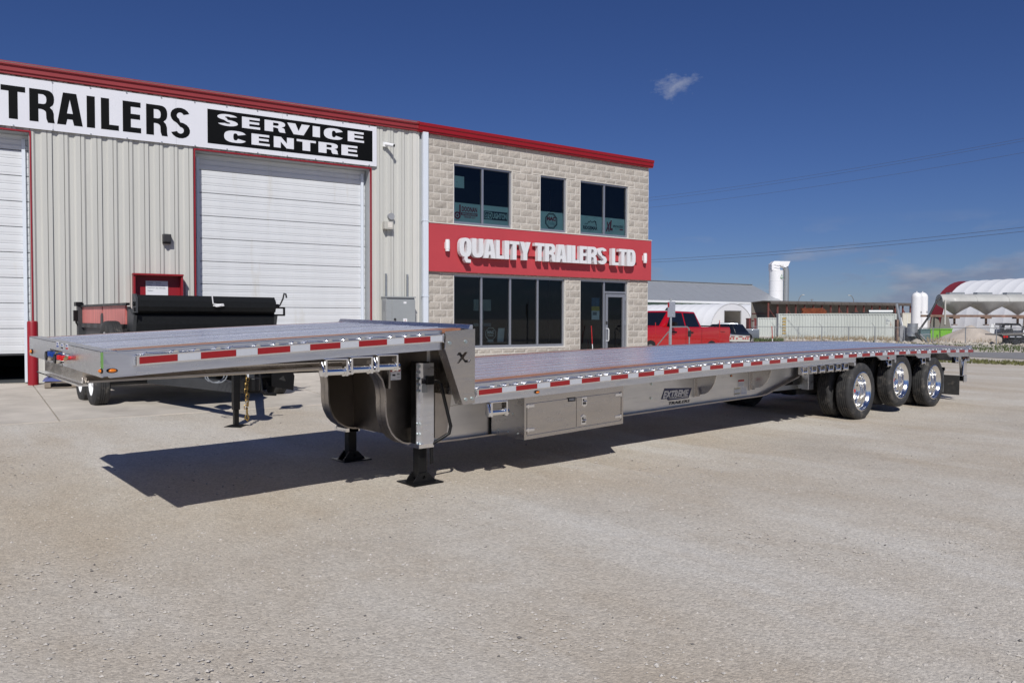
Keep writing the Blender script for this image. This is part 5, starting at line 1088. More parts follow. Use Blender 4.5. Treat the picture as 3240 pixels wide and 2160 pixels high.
# right-hand direction of the view is used to set far things square to their own yards
RV = YAW
suv = arch_body(0, 4.6, .32, [(4.6,.6),(4.5,.90),(3.6,1.0),(3.3,1.03),(.2,1.05),(.02,.95),(0,.6)], (.85,3.65), .36)
vehicle('parked_suv', 'black sport-utility car parked in front of the white hoop tent', 'car', at_ground(2352, 62), -RV+radians(128), 'car_dark', 1.82, suv, (.10,3.45,1.02,.88), (.55,2.55,1.68,.68), [[(.35,1.10),(1.3,1.08),(1.3,1.58),(.62,1.58)],[(1.36,1.08),(3.0,1.08),(2.5,1.58),(1.36,1.58)]], (.85,3.65), .33)
sed = arch_body(0, 4.7, .28, [(4.7,.55),(4.55,.78),(3.5,.90),(.7,.93),(.05,.88),(0,.55)], (.9,3.7), .34)
vehicle('parked_sedan', 'dark blue low car between the red pickup and black car', 'car', at_ground(2322, 55), -RV+radians(150), 'car_blue', 1.78, sed, (.35,3.5,.91,.85), (1.1,2.5,1.40,.62), [[(.75,.97),(1.8,.95),(1.8,1.33),(1.2,1.33)],[(1.86,.95),(3.1,.95),(2.48,1.33),(1.86,1.33)]], (.9,3.7), .31)
van = arch_body(0, 5.2, .35, [(5.2,.7),(5.1,1.0),(4.2,1.12),(1.6,1.12),(1.55,1.2),(.02,1.2),(0,.7)], (1.0,4.2), .40)
vehicle('grey_pickup', 'old grey pickup half hidden by the pale container', 'truck', at_ground(2398, 72), -RV+radians(170), 'car_grey', 1.9, van, (1.65,4.15,1.12,.92), (1.85,3.45,1.75,.72), [[(1.8,1.2),(2.6,1.18),(2.6,1.66),(1.95,1.66)],[(2.66,1.18),(3.75,1.18),(3.4,1.66),(2.66,1.66)]], (1.0,4.2), .36)
fl = at_ground(2340, 40); FT = thing('white_flatbed_trailer', 'white rear end of a flatbed trailer with red lamps behind the pickup', 'trailer', fl, -RV)
BOX(-.52,.52,0,6,.72,.80).build('bed', 'lamp_beige', FT); BOX(-.52,.52,-.02,.1,.50,.72).build('rear_panel', 'lamp_beige', FT)
for x in (-.46,-.32,-.14,.18,.30,.42): MB().cyl((x,-.04,.66),(x,-.02,.66),.042,12).build('lamp', 'red_lens', FT)
for x in (-.35,.05,.42): BOX(x-.1,x+.1,-.03,-.021,.735,.775).build('reflector', 'red_tape', FT)
for x in (-.35,.35): MB().cyl((x-.1,.8,.3),(x+.1,.8,.3),.3,18).build('wheel', 'sidewall', FT)
# rail, sign post and marker stakes beside the entrance
hr = OF.w(7.95, -1.15); hr.z = gh(hr.x, hr.y); HRL = thing('hoop_handrail', 'bent grey steel handrail beside the entrance', 'handrail', hr, OF.rot+radians(10))
MB().tube([(0,0,0),(0,0,.95),(.03,0,1.07),(.12,0,1.12),(1.0,0,1.12),(1.10,0,1.06),(1.13,0,.95),(1.13,0,0)], .024, 8).build('hoop', 'galv', HRL, smooth=60); MB().cyl((0,0,.42),(1.13,0,.42),.016,8).build('lower_rail', 'galv', HRL); MB().tube([(.06,.0,1.05),(.35,.9,.3)], .018, 6).build('brace', 'galv', HRL); BOX(1.10,1.18,-.04,.04,.80,1.0).build('latch_box', 'dark_steel', HRL)
sg = dep('f', 2122, 1060, 21.5); sg.z = gh(sg.x, sg.y); SGP = thing('sign_post', 'perforated steel post with the back of a parking sign', 'sign', sg, -RV)
BOX(-.025,.025,-.02,.02,0,1.98).build('post', 'galv', SGP); BOX(-.095,.115,-.03,-.022,1.47,1.90).build('sign_plate', 'frame_alu', SGP, bevel=.003); BOX(-.095,-.05,-.032,-.031,1.74,1.87).build('red_mark', 'red_tape', SGP)
for px_, D, h, lb in ((2278, 23.0, 1.38, 'thin red and white marker stake in front of the pickup bed'), (2076, 20.0, 1.35, 'thin red and white marker stake inside the handrail')):
    P = dep('f', px_, 1060, D); P.z = gh(P.x, P.y); t = thing('marker_stake', lb, 'stake', P, 0, 'marker stakes'); MB().cyl((0,0,.55),(-.03,0,h),.011,6).build('red_half', 'stake_red', t); MB().cyl((.015,0,0),(0,0,.56),.011,6).build('white_half', 'plastic_white', t)
P = OF.w(5.62,-.25); P.z = gh(P.x,P.y)+.01; t = thing('marker_stake', 'red and white stake leaning at the entrance glass', 'stake', P, OF.rot, 'marker stakes'); MB().cyl((.03,.1,.55),(.07,.2,1.12),.012,6).build('red_half', 'stake_red', t); MB().cyl((0,0,0),(.03,.1,.56),.012,6).build('white_half', 'plastic_white', t)
P = dep('f', 2443, 1060, 60); P.z = gh(P.x,P.y); t = thing('marker_stake', 'thick red and white marker stake before the pale container', 'stake', P, 0, 'marker stakes'); MB().cyl((.05,0,.6),(-.06,0,1.55),.03,6).build('red_half', 'stake_red', t); MB().cyl((.09,0,0),(.05,0,.6),.03,6).build('white_half', 'plastic_white', t)
# ================================================================== THE YARD ACROSS THE ROAD
def hz(P): return V((P.x, P.y, gh(P.x, P.y)))
def zat(py, D): return CAM.z + (1007.9-py)*D/FPX           # height of something seen at photo row py
def face(px, D): P = dep('f', px, 1000, D); return hz(P)
# grey-roofed long building
EL, RL, RR = dep('f',2051,950,128), dep('f',2051,889.6,138), dep('f',2373,902.4,153.5)
ax = (RR-RL); ax.z = 0; ax.normalize(); rot = atan2(ax.y, ax.x); pr_ = V((-ax.y, ax.x, 0)); half = (RL-EL).dot(pr_)
WB = thing('long_shed', 'long low building with grey metal roof behind the white tents', 'building', hz(EL), rot)
Lw = (RR-EL).dot(ax); b0 = hz(EL).z; ze = EL.z-b0; zr = RL.z-b0
MB().box(-40, Lw, .2, 2*half, 0, ze).build('wall', 'shed_green', WB)
nseam = 26
for i in range(nseam):
    a, b = -40+(Lw+40.5)*i/nseam, -40+(Lw+40.5)*(i+1)/nseam
    MB().prism([(-.5,ze-.05),(half,zr),(half,zr+.12),(-.5,ze+.10)], 'x', a+.02, b-.02).build('roof_panel', 'roof_metal', WB)
MB().prism([(half,zr),(2*half+.5,ze-.05),(2*half+.5,ze+.1),(half,zr+.12)], 'x', -40, Lw+.5).build('roof_back', 'roof_metal', WB)
MB().prism([(.2,ze),(half,zr),(2*half,ze)], 'x', Lw-.1, Lw).build('gable', 'shed_green', WB); BOX(-40,Lw+.5,-.55,-.45,ze-.3,ze+.02).build('eave_gutter', 'plastic_white', WB)
MB().box(-40,Lw+.5,half-.3,half+.3,zr+.10,zr+.22).build('ridge_cap', 'galv', WB)
# hoop tents
def hoop(name, label, loc, rot, W_, H, L, nb, mat='tent_white', door=None, end=None, lab=None):
    t = thing(name, label, 'tent', loc, rot, 'white fabric hoop tents'); n = 22
    def arc(y, s=1.): return [(-W_/2*s*cos(pi*i/n), y, H*s*max(0, sin(pi*i/n))**.82) for i in range(n+1)]
    for j in range(nb):
        y0, y1 = L*j/nb, L*(j+1)/nb
        MB().loft([arc(y0), arc((y0+y1)/2, .988), arc(y1)], closed=False).build('fabric_bay', (end if end and j == 0 else mat), t, smooth=60)
    fr = arc(.06, .985)
    if door:
        dx0, dx1, dz = door; poly = [(p[0], p[2]) for p in fr]
        m = MB().prism(poly, 'y', .05, .12, [[(dx0,.05),(dx1,.05),(dx1,dz),(dx0,dz)]]) ; e = m.build('end_curtain', mat, t)
        MB().box(dx0-.08,dx0,.02,.14,0,dz+.08).box(dx1,dx1+.08,.02,.14,0,dz+.08).box(dx0,dx1,.02,.14,dz,dz+.08).build('door_frame', 'galv', e)
        BOX(dx0-1.2,dx1+1.2,9,9.1,0,H*.6).build('dark_back_sheet', 'dark_hole', e); BOX(dx0,dx1,6,7.5,0,1.1).build('stored_boxes', 'pallet', e)  # thin dark sheet deep in the tent darkens the doorway
        m = MB()
        for i in range(60):
            a = pi*i/60; m.box(-W_/2*cos(a)-.05, -W_/2*cos(a)+.05, -.03, .05, H*sin(a)**.82-.05, H*sin(a)**.82+.05)
        m.build('lacing', mat, t)
    else: MB().prism([(p[0], p[2]) for p in fr], 'y', .05, .12).build('end_curtain', mat, t)
    MB().prism([(p[0], p[2]) for p in arc(0, .985)], 'y', L-.12, L-.05).build('rear_curtain', mat, t); return t
D = 107; P = face(2318, D); Hh = zat(957.5, D)-P.z
hoop('hoop_tent', 'white hoop tent with an open dark doorway', P, -RV+radians(36), 9.1, Hh, 21, 13, door=(-1.65,3.0*.6,zat(982,D)-P.z))
D = 128; P = face(2440, D); hoop('hoop_tent', 'second white hoop tent partly behind the first one', P, -RV+radians(36), 9.1, zat(958.5,D)-P.z, 24, 14)
D = 112; P = face(3046, D); BT = hoop('hoop_tent', 'huge white hoop tent with a maroon end band', P, -RV-radians(158), 13, zat(885,D)-P.z, 32, 18, end='tent_maroon')
# white silo with duct
D = 150; P = face(2454, D); k = D/FPX; SL = thing('white_silo', 'tall white silo with filter head and silver duct', 'silo', P, -RV); r = 21.5*k; zt = zat(853.5,D)-P.z
MB().lathe([(0,0),(r,0)]+[q for i in range(6) for q in ((r,zt*(i+1)/6-.12),(r*1.02,zt*(i+1)/6-.08),(r*1.02,zt*(i+1)/6),(r,zt*(i+1)/6+.02))]+[(0,zt+.05)], 'z', (0,0,0), 28).build('tank', 'silo_white', SL, smooth=30)
z1_, z2 = zt, zat(825,D)-P.z
MB().loft([[(-r*.9,-r*.8,z1_),(r*.3,-r*.8,z1_),(r*.3,r*.8,z1_),(-r*.9,r*.8,z1_)],[(-r*.9,-r*.8,z1_+(z2-z1_)*.7),(r*.3,-r*.8,z1_+(z2-z1_)*.9),(r*.3,r*.8,z1_+(z2-z1_)*.9),(-r*.9,r*.8,z1_+(z2-z1_)*.7)],[(-r*.5,-r*.7,z2),(r*.3,-r*.7,z2),(r*.3,r*.7,z2),(-r*.5,r*.7,z2)]]).build('filter_head', 'silo_white', SL, bevel=.08)
MB().prism([(r*.3,z2),(r*1.9,z2),(r*1.6,z2-.9),(r*1.2,z2-1.2),(r*.3,z2-.7)], 'y', -.6, .6).build('exhaust_hood', 'silo_white', SL)
MB().tube([(r*1.05,0,z2-.8),(r*1.38,0,z2-1.2),(r*1.5,0,z2-2.0),(r*1.5,0,1)], .52, 14).build('duct', 'galv', SL, smooth=60)
MB().tube([(-r*1.0,-r*.7,z1_+.5),(0,-r*1.0,z1_+.5),(r*.8,-r*.8,z1_+.5),(r,0,z1_+.5)], .05, 5).tube([(-r,-r*.7,z1_+1.0),(0,-r*1.0,z1_+1.0),(r*.8,-r*.8,z1_+1.0),(r,0,z1_+1.0)], .05, 5).build('guard_rail', 'silo_white', SL)
a_ = zat(878,D)-P.z; MB().prism([(r*.25,a_-.1),(r*.75,a_-.1),(r*.5,a_+.75)], 'y', -r*1.0, -r*.95).build('green_logo', 'shed_green', SL); MB().prism([(r*.42,a_+.05),(r*.62,a_+.22),(r*.42,a_+.40)], 'y', -r*1.03, -r*1.01).build('logo_arrow', 'plastic_white', SL)
# open lean-to shed
A, B = face(2432, 98), face(2905, 110); ax = (B-A); ax.z = 0; Ln = ax.length; rot = atan2(ax.y, ax.x); CS = thing('open_shed', 'long brown open-front shed with red steel posts', 'shed', A, rot); zt = zat(948, 98)-A.z
nb = 18
for i in range(nb+1):
    x = Ln*i/nb; MB().box(x-.08,x+.08,0,.16,0,zt-.3).build('post', 'steel_red', CS)
    if i < nb and i % 2 == 0: MB().tube([(x,.08,zt-.9),(x+Ln/nb*1.0,.08,zt-2.6)], .06, 5).build('brace', 'steel_red', CS)
for i in range(nb):
    a, b = Ln*i/nb, Ln*(i+1)/nb; rr = [(-.30,zt-.36),(-.34,zt-.26),(-.24,zt-.12),(-.05,zt-.03),(1.0,zt),(3.2,zt-.15)]
    MB().prism(rr+[(y, z-.10) for y, z in rr[::-1]], 'x', a+.03, b-.03).build('roof_bay', 'shed_roof', CS); BOX(a,b,3.0,3.1,0,zt-.2).build('back_wall_panel', 'shed_wall', CS)
for z in (1.0,1.9,2.8): BOX(0,Ln,2.9,3.0,z,z+.08).build('wall_rail', 'steel_red', CS)
# shipping containers
def container(label, loc, rot, L, W_, H, mat, nrib, doors=False, group='shipping containers'):
    t = thing('shipping_container', label, 'container', loc, rot, group); p = L/nrib; pts = []
    for i in range(nrib): pts += [(p*i, .0), (p*(i+.22), .0), (p*(i+.34), .05), (p*(i+.72), .05), (p*(i+.86), 0)]
    pts.append((L, 0))
    MB().prism([(0.05,.06)]+[(min(max(x,.06),L-.06), .03+d) for x, d in pts]+[(L-.05,.06),(L-.05,W_-.03),(.05,W_-.03)], 'z', .12, H-.10).build('corrugated_side', mat, t)
    MB().box(0,L,0,.12,0,.14).box(0,L,0,.10,H-.11,H).box(0,.14,0,.10,.14,H-.11).box(L-.14,L,0,.10,.14,H-.11).box(0,L,W_-.1,W_,H-.11,H).box(0,.1,.1,W_,0,.14).box(0,.10,.1,W_-.1,H-.11,H).box(L-.1,L,.1,W_-.1,H-.11,H).build('frame', mat, t)
    BOX(.1,L-.1,.1,W_-.1,H-.10,H-.04).build('roof', mat, t)
    if doors:
        for x in (.12, L/2+.01): BOX(x,x+L/2-.13,-.02,.02,.16,H-.13).build('door', mat, t)
        for x in (.3,.55,.8): BOX(x*L/1.1*.9,x*L/1.1*.9+.035,-.06,-.02,.2,H-.2).build('lock_rod', 'plastic_white', t)
    return t
D = 82; A, B = face(2463, D), face(2837, 79.5); ax = B-A; rot = atan2(ax.y, ax.x); Hc = zat(989, 81)-A.z
C1 = container('long pale grey corrugated container with rusty scrap on its roof', A, rot, ax.length, 2.44, Hc, 'container', 42)
for i in range(6): BOX(.42,.75,-.012,.02,Hc*(.78-i*.115),Hc*(.78-i*.115)+.18).build('painted_mark', 'gold_paint', C1)
BOX(ax.length-1.05,ax.length-.55,-.012,.028,.2,Hc-.3).build('marking_panel', 'container', C1)
for i, wd in enumerate((.2,.36,.1,.2)): BOX(ax.length-1.0,ax.length-1.0+wd,-.02,-.013,Hc-.62-i*.14,Hc-.56-i*.14).build('painted_mark', 'print', C1)
tr_ = ax.normalized()
D = 96; container('shorter pale container left of the long one', face(2398, D), rot, 6.06, 2.44, zat(1002,D)-face(2398,D).z, 'container', 20); D = 101; container('dark red container door end beside the white tent', face(2370, D), rot, 2.44, 6, zat(1004,D)-face(2370,D).z, 'container_red', 4, True)
D = 92; container('cream container door end beside the white tanks', face(2856, D), rot, 2.0, 6, zat(986,D)-face(2856,D).z, 'container_cream', 4, True)
ztop = A.z+Hc
def onroof(px, Dd): P = dep('f', px, 985, Dd); P.z = ztop+.005; return P
P = onroof(2572, 82.5); RP = thing('rusty_mesh_stack', 'stack of rusty steel mesh on the long container', 'scrap', P, rot)
for i in range(16): d = .012*random.uniform(-8, 8); MB().box(-1.22+d+.02*i*(i<8),1.22+d-.015*i*(i>8),-.6,.6,i*.036,i*.036+.026).build('mesh_sheet', 'rust', RP)
P = onroof(2786, 81.5); CPp = thing('culvert_pipe', 'grey corrugated culvert pipe lying on the long container', 'pipe', P, rot); n = 24
MB().lathe([(.20+.012*(i % 2), -1.15+2.3*i/n) for i in range(n+1)]+[(.17,1.15),(.17,-1.15)], 'x', (0,0,.215), 18, closed=True).build('pipe_wall', 'galv', CPp, smooth=40)
for px_, nm, lb, mt_, l, h in ((2640,'timber_boards','flat weathered boards on the long container roof','pallet',1.6,.07),(2720,'steel_offcuts','dark steel offcuts on the long container roof','dark_steel',.9,.14),(2815,'metal_grate','dark grate edge at the right end of the container roof','dark_steel',.6,.12)):
    P = onroof(px_, 82.2); o = tag(MB().box(-l,l,-.4,.4,0,h*.5).box(-l*.8,l*.7,-.45,.3,h*.5,h).build(nm, mt_), lb, 'scrap'); o.location = P; o.rotation_euler = (0,0,rot)
# two white tanks
for px_, D, lb in ((2899.5, 88, 'left of two upright white pressure tanks'), (2918, 91, 'right of two upright white pressure tanks, slightly behind')):
    P = face(px_, D); r = 15.4*D/FPX; h = zat(921, D)-P.z; t = thing('pressure_tank', lb, 'tank', P, -RV, 'white pressure tanks')
    MB().lathe([(0,.25),(r,.25),(r,h-r)]+[(r*cos(a*pi/16), h-r+r*sin(a*pi/16)) for a in range(1, 8)]+[(.03,h)], 'z', (0,0,0), 28).build('shell', 'silo_white', t, smooth=40); MB().cyl((0,0,h-.02),(0,0,h+.12),.05,8).build('cap_valve', 'silo_white', t); BOX(r*.35,r*.6,-r*1.02,-r*.7,h*.55,h*.59).build('bracket', 'plastic_grey', t); MB().cyl((0,0,0),(0,0,.26),r*1.1,20).build('skirt', 'silo_white', t)
# hopper tank on a stand
D = 78; k = D/FPX; P = face(2970, D); HT = thing('hopper_tank', 'big grey three-hopper bulk tank on a rusty beam stand', 'hopper', P, -RV)
Lh = 300*k; zt = zat(926,D)-P.z; zb = zat(997,D)-P.z; zm = zat(950,D)-P.z; n = 20; rings = []
def sect(x, wz, dy):
    return [(x, dy*cos(pi*i/n), zm+(zt-zm)*sin(pi*i/n)) for i in range(n+1)]
body = []; N_ = 60
for j in range(N_+1):
    x = Lh*j/N_; u_ = (x/Lh*3) % 1 if j < N_ else 1.; zbt = zb+.12+(zat(966,D)-P.z-zb-.12)*min(1, abs(u_-.5)*2.35)
    if j in (0, N_): zbt = zm-.05
    e = min(1, .55+min(j, N_-j)/6*.45); top = [(x, 1.25*e*cos(pi*i/n), zm+(zt-zm)*(.9+.1*e)*sin(pi*i/n)) for i in range(n+1)]; bot = [(x, -1.25*e*cos(pi*i/6)*(1-.75*sin(pi*i/6)*(1-abs(u_-.5)*2)), zm-(zm-zbt)*sin(pi*i/6)) for i in range(1, 6)]
    body.append(top+bot)
MB().loft(body).build('tank_shell', 'hopper', HT, smooth=35)
for i in range(1, 3): m = MB(); x = Lh*i/3; m.loft([[(x-.06,1.28*cos(pi*j/n),zm+(zt-zm)*1.02*sin(pi*j/n)) for j in range(n+1)],[(x+.06,1.28*cos(pi*j/n),zm+(zt-zm)*1.02*sin(pi*j/n)) for j in range(n+1)]], closed=False); m.build('hoop_band', 'hopper', HT)
for x in (.17,.46,.77): BOX(Lh*x-.75,Lh*x+.75,-.35,.35,zt-.05,zt+.16).build('hatch', 'galv', HT)
MB().box(-42*k,Lh*1.0,-.95,-.80,zb-.05,zb+.17).box(-42*k,Lh*1.0,.80,.95,zb-.05,zb+.17).build('stand_beam', 'rust_beam', HT)
for i in range(3): x = Lh*(i+.5)/3; MB().cyl((x,0,zb),(x,0,zb-.75),.11,8).box(x-.35,x+.35,-.35,.35,zb-.20,zb-.02).box(x-.2,x+.2,-.2,.2,zb-.85,zb-.76).build('outlet', 'rust_beam', HT)
MB().prism([(-.6,0),(1.0,0),(.45,zb-.05),(-.2,zb-.05)], 'y', -.95, -.85).prism([(-.6,0),(1.0,0),(.45,zb-.05),(-.2,zb-.05)], 'y', .85, .95).build('stand_foot', 'shed_wall', HT); MB().prism([(Lh*.94,0),(Lh*1.05,0),(Lh*1.02,zb),(Lh*.96,zb)], 'y', -.95, -.85).prism([(Lh*.94,0),(Lh*1.05,0),(Lh*1.02,zb),(Lh*.96,zb)], 'y', .85, .95).build('stand_foot', 'shed_wall', HT)
MB().tube([(-.05,-.3,zm+.3),(-.35,-.3,zm+.1),(-1.2,-.3,zb-.1),(-2.1,-.3,1.0),(-2.3,-.3,.9)], .10, 8).build('filler_pipe', 'dark_steel', HT, smooth=50); BOX(.02,.16,-1.02,-.92,zb-.8,zm+.1).build('ladder', 'lamp_beige', HT)
MB().prism([(Lh*.90,zb+.1),(Lh*1.05,zb+.8),(Lh*1.05,zb+1.3),(Lh*.93,zb+.35)], 'y', -1.1, -.9).build('walkway', 'galv', HT)
# bins, heap, junk
D = 77; k = D/FPX
for px0, px1, yt_, lb, mt_, nm in ((2912,2942,1037,'teal steel bin behind the wire fence','teal','skip_bin'),(2943,2972,1036,'lime green bin with black handles behind the fence','lime','skip_bin'),(2974,3012,1035,'long lime green bin partly behind the sand heap','lime','skip_bin')):
    P = face(px0, D); w_ = (px1-px0)*k; h = zat(yt_, D)-P.z; t = thing(nm, lb, 'bin', P, -RV, 'steel bins')
    MB().loft([[(.1,0,.05),(w_-.02,0,.05),(w_-.02,1.2,.05),(.1,1.2,.05)],[(0,-.12,h),(w_,-.12,h),(w_,1.3,h),(0,1.3,h)]]).build('tub', mt_, t); MB().box(-.04,w_+.04,-.18,-.1,h-.08,h).build('rim', mt_, t)
    if mt_ == 'lime': MB().tube([(w_*.7,-.12,.5*h),(w_*.7,-.22,.5*h),(w_*.7,-.22,.15*h),(w_*.7,-.10,.15*h)], .03, 6).build('handle', 'dark_steel', t)
D = 73; P = face(3076, D); k = D/FPX; n = 26; m = MB(); kk = []; Rr = 118*k; Hq = zat(1024, D)-P.z
for j in range(n+1):
    for i in range(40):
        a = 2*pi*i/40; r = Rr*j/n*(1+.10*noise.noise((cos(a)*2, sin(a)*2, 1))); z = Hq*max(0, 1-(j/n)**1.15)*(1+.06*noise.noise((r*.5*cos(a), r*.5*sin(a), 4)))+.10*noise.noise((r*cos(a)*1.2, r*sin(a)*1.2, 9)); kk.append((r*cos(a), r*sin(a)*.7, z if j < n else -.2))
m.add(kk, [(j*40+i, j*40+(i+1) % 40, (j+1)*40+(i+1) % 40, (j+1)*40+i) for j in range(n) for i in range(40)])
o = tag(m.build('sand_heap', 'sand', smooth=60), 'big pale heap of sand behind the wire fence', 'heap'); o.location = P; o.rotation_euler = (0,0,-RV)
D = 71; P = face(2884, D); k = D/FPX; o = thing('steel_barrel', 'leaning grey steel barrel among junk by the fence', 'barrel', P, -RV); MB().lathe([(0,.05),(.42,.05)]+[(.43 if i % 2 else .445, .05+1.15*i/8) for i in range(9)]+[(.40,1.2),(.40,.3)], 'z', (0,0,zat(1061,D)-P.z), 20).map(lambda x,y,z:(x+.08*z,y,z)).build('shell', 'galv', o, smooth=40); MB().lathe([(.05,-.12),(.42,-.12),(.45,0),(.42,.12),(.05,.12)], 'y', (-.1,0,.36), 18).build('old_tyre', 'sidewall', o)
D = 72; P = face(2852, D); o = thing('stacked_pipes', 'leaning grey pipes and steel sheets at the container end', 'pipes', P, -RV)
MB().cyl((.30,0,0),(-.32,.3,zat(957,D)-P.z),.13,12).build('pipe', 'galv', o, smooth=40); MB().cyl((.45,-.1,0),(.10,.3,zat(1000,D)-P.z),.05,8).build('pipe', 'plastic_white', o); MB().cyl((.30,-.1,0),(-.10,.3,zat(985,D)-P.z),.045,8).build('pipe', 'plastic_white', o)
MB().prism([(-.25,0),(.72,0),(.62,1.0),(.3,1.5),(-.2,1.6)], 'y', -.25, -.21).build('steel_sheet', 'plastic_grey', o); BOX(-.45,-.28,-.1,.3,0,2.1).build('rusty_post', 'rust_beam', o)
D = 70; P = face(2925, D); o = thing('junk_pile', 'small pile of pipes, frame and rubble by the fence', 'junk', P, -RV); MB().tube([(-.75,0,.9),(-.2,.1,.15)], .13, 8).build('pipe', 'dark_steel', o); MB().tube([(-.3,0,.85),(-.3,0,.75),(.6,.1,.8),(.6,.1,.1)], .05, 6).build('frame', 'galv', o); MB().tube([(-.45,-.2,.8),(.2,-.2,.05)], .07, 6).build('pole', 'plastic_grey', o)
MB().lathe([(0,.4),(.25,.32),(.45,.12),(.5,-.1)], 'z', (-.75,-.2,0), 9).build('rubble_lump', 'rubble', o)
# truck cab and flatbed at the right edge
D = 75; P = face(3170, D); k = D/FPX; o = thing('white_truck_cab', 'old white truck cab with missing door behind the fence', 'truck', P, -RV)
z0, z1 = zat(1055,D)-P.z, zat(1017,D)-P.z; w_ = 68*k; zl_ = z0+(z1-z0)*.42
for yy in (0, 1.7):
    MB().prism([(-.1,z0),(w_*1.0,z0),(w_*1.02,z0+(z1-z0)*.55),(w_*.85,z1-.05),(w_*.2,z1),(.05,z1-.12),(-.1,zl_)], 'y', yy, yy+.06, [[(.25,zl_+.05),(w_*.42,zl_+.05),(w_*.42,z1-.22),(.32,z1-.22)],[(w_*.48,z0+.15),(w_*.93,z0+.15),(w_*.95,zl_+.3),(w_*.80,z1-.22),(w_*.48,z1-.22)]]).build('cab_side', 'plastic_white' if yy else 'car_dark', o)
MB().prism([(w_*.2,z1),(w_*.85,z1-.05),(w_*.85,z1-.10),(w_*.2,z1-.06)], 'y', .06, 1.7).build('cab_roof', 'plastic_white', o); BOX(-.1,w_,.06,1.7,z0,z0+.1).build('cab_floor', 'car_dark', o); MB().box(w_*.45,w_*.6,.2,.8,z0+.1,zl_+.1).build('seat', 'dark_steel', o); MB().box(w_*.98,w_*1.25,0,1.7,z0-.3,zl_).build('hood', 'plastic_white', o, bevel=.06); BOX(-.3,w_*1.3,.3,1.4,z0-.35,z0).build('chassis', 'dark_steel', o)
for x in (0,w_*1.1): MB().cyl((x,.05,.48),(x,.35,.48),.48,20).build('wheel', 'sidewall', o)
D = 66; P = face(3172, D); k = D/FPX; o = thing('rusty_flatbed', 'low flatbed trailer rear with two round red lamps at the edge', 'trailer', P, -RV); z1 = zat(1055,D)-P.z
MB().loft([[(0,0,z1-.02),(7,0,z1+.25),(7,2.4,z1+.25),(0,2.4,z1-.02)],[(0,0,z1+.06),(7,0,z1+.33),(7,2.4,z1+.33),(0,2.4,z1+.06)]]).build('deck', 'shed_wall', o); BOX(-.02,6.9,-.03,0,z1-.28,z1-.03).build('side_beam', 'car_dark', o)
for x in (.16,.38): MB().cyl((x,-.06,z1-.14),(x,-.03,z1-.14),.10,14).build('lamp', 'red_lens', o)
for x in (.62,1.2): BOX(x,x+.4,-.05,-.03,z1-.18,z1-.10).build('reflector', 'white_tape', o)
for x in (1.3,2.1): MB().cyl((x,.1,.4),(x,.4,.4),.4,18).build('wheel', 'sidewall', o)
for x in (1.3, 5.5): BOX(x-.1,x+.1,.5,1.9,0,z1).build('support', 'dark_steel', o)
# chain-link fence
fpx = [(2382,74),(2452,73.5),(2526,73),(2601,72.5),(2686,71.5),(2769,70.5),(2862,69.5),(2953,68.5),(3056,67.5),(3154,66.5),(3262,65.5)]
FPs = [face(*q) for q in fpx]; FN = thing('chain_link_fence', 'grey chain-link fence along the far side of the road', 'fence', FPs[5]); fh = zat(1031.5, 71)-FPs[5].z
for i, P in enumerate(FPs):
    MB().cyl(P-V((0,0,.1)), P+V((0,0,fh+.05)), .04, 6).build('post', 'galv', FN, W=True)
    if i % 2: MB().cyl(P+V((0,0,fh)), P+V((-.25,.2,fh+.4)), .02, 5).build('barb_arm', 'galv', FN, W=True)
for a, b in zip(FPs, FPs[1:]):
    MB().cyl(a+V((0,0,fh)), b+V((0,0,fh)), .028, 6).build('top_rail', 'galv', FN, W=True)
    d = b-a; L = d.length; n = int(L/.11); m = MB(); nw = V((0,0,.006))
    for i in range(-int(fh/.11), n):
        for s in (1, -1):
            t0, t1 = i*.11, i*.11+fh
            z0, z1 = (0, fh) if s > 0 else (fh, 0); c0, c1 = max(0,t0), min(L,t1)
            if c1 <= c0: continue
            f0, f1 = (c0-t0)/(t1-t0), (c1-t0)/(t1-t0); p = a+d*(c0/L)+V((0,0,z0+(z1-z0)*f0)); q = a+d*(c1/L)+V((0,0,z0+(z1-z0)*f1)); m.quad(p-nw*.5, q-nw*.5, q+nw*.5, p+nw*.5)
    m.build('wire_mesh', 'galv', FN, W=True)
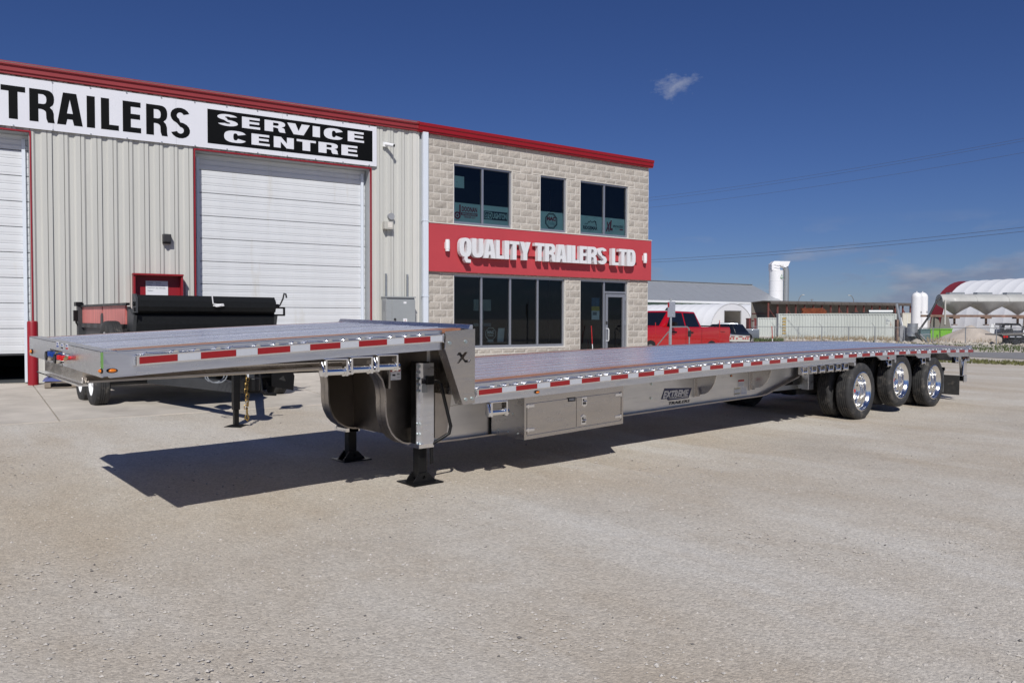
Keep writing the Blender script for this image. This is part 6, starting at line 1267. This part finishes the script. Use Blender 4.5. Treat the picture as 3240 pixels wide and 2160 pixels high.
n0, n1_ = face(2390, 66), face(2470, 66); f0, f1 = face(2385, 72), face(2480, 72)
blades('fence_weeds', 'weed', scatter(900, (n0, n1_, f0, f1), .6), .12, .55, 'dark green weeds in front of the pale containers', 'weeds', .05)
blades('container_grass', 'dry_grass', scatter(500, (face(2470,70), face(2990,66), face(2470,78), face(2990,73)), .6), .08, .3, 'dry grass at the foot of the containers', 'grass', .035)
# far street lamps, pole and power lines
for px_, top, s, lb in ((2526,930,1,'distant street lamp with its arm to the right'),(2701,931,-1,'distant street lamp with its arm to the left')):
    D = 300; P = face(px_, D); h = zat(top, D)-P.z; t = thing('street_lamp', lb, 'street lamp', P, -RV, 'street lamps on the horizon'); MB().tube([(0,0,0),(0,0,h*.72),(s*.15,0,h*.86),(s*.8,0,h*.97),(s*1.7,0,h)], .13, 6).build('pole', 'lamp_pole', t, smooth=60); BOX(s*1.8-.5,s*1.8+.4,-.15,.15,h-.1,h+.12).build('lamp_head', 'lamp_beige', t)
D = 320; P = face(2568, D); h = zat(943, D)-P.z; t = thing('utility_pole', 'tiny utility pole between the two street lamps', 'pole', P, -RV); MB().cyl((0,0,0),(0,0,h),.16,6).build('pole', 'lamp_pole', t); BOX(-.7,.7,-.08,.08,h-.4,h-.2).build('cross_arm', 'lamp_pole', t)
for i, (ya, yb, za, lb) in enumerate(((625.6,438,14.0,'topmost power line across the sky'),(635,446,13.8,'power line just below the topmost one'),(657,483,13.0,'third power line from the top'),(822,719,8.6,'upper wire of the low pair of lines'),(830,732,8.4,'lower wire of the low pair of lines'))):
    Da = (za-CAM.z)*FPX/(1009-ya); Db = (za-CAM.z)*FPX/(1012-yb); a, b = dep('f',2053,ya,Da), dep('f',3240,yb,Db); d = b-a; pts = []
    for j in range(25): f = -.35+1.75*j/24; sag = -.9*(1-((f-.5)/.9)**2); pts.append(a+d*f+V((0,0,sag+.9*(1-(.5/.9)**2))))
    tag(MB().tube(pts, .016 if i > 2 else .009, 5).build('power_line', 'wire'), lb, 'wire', 'power lines')
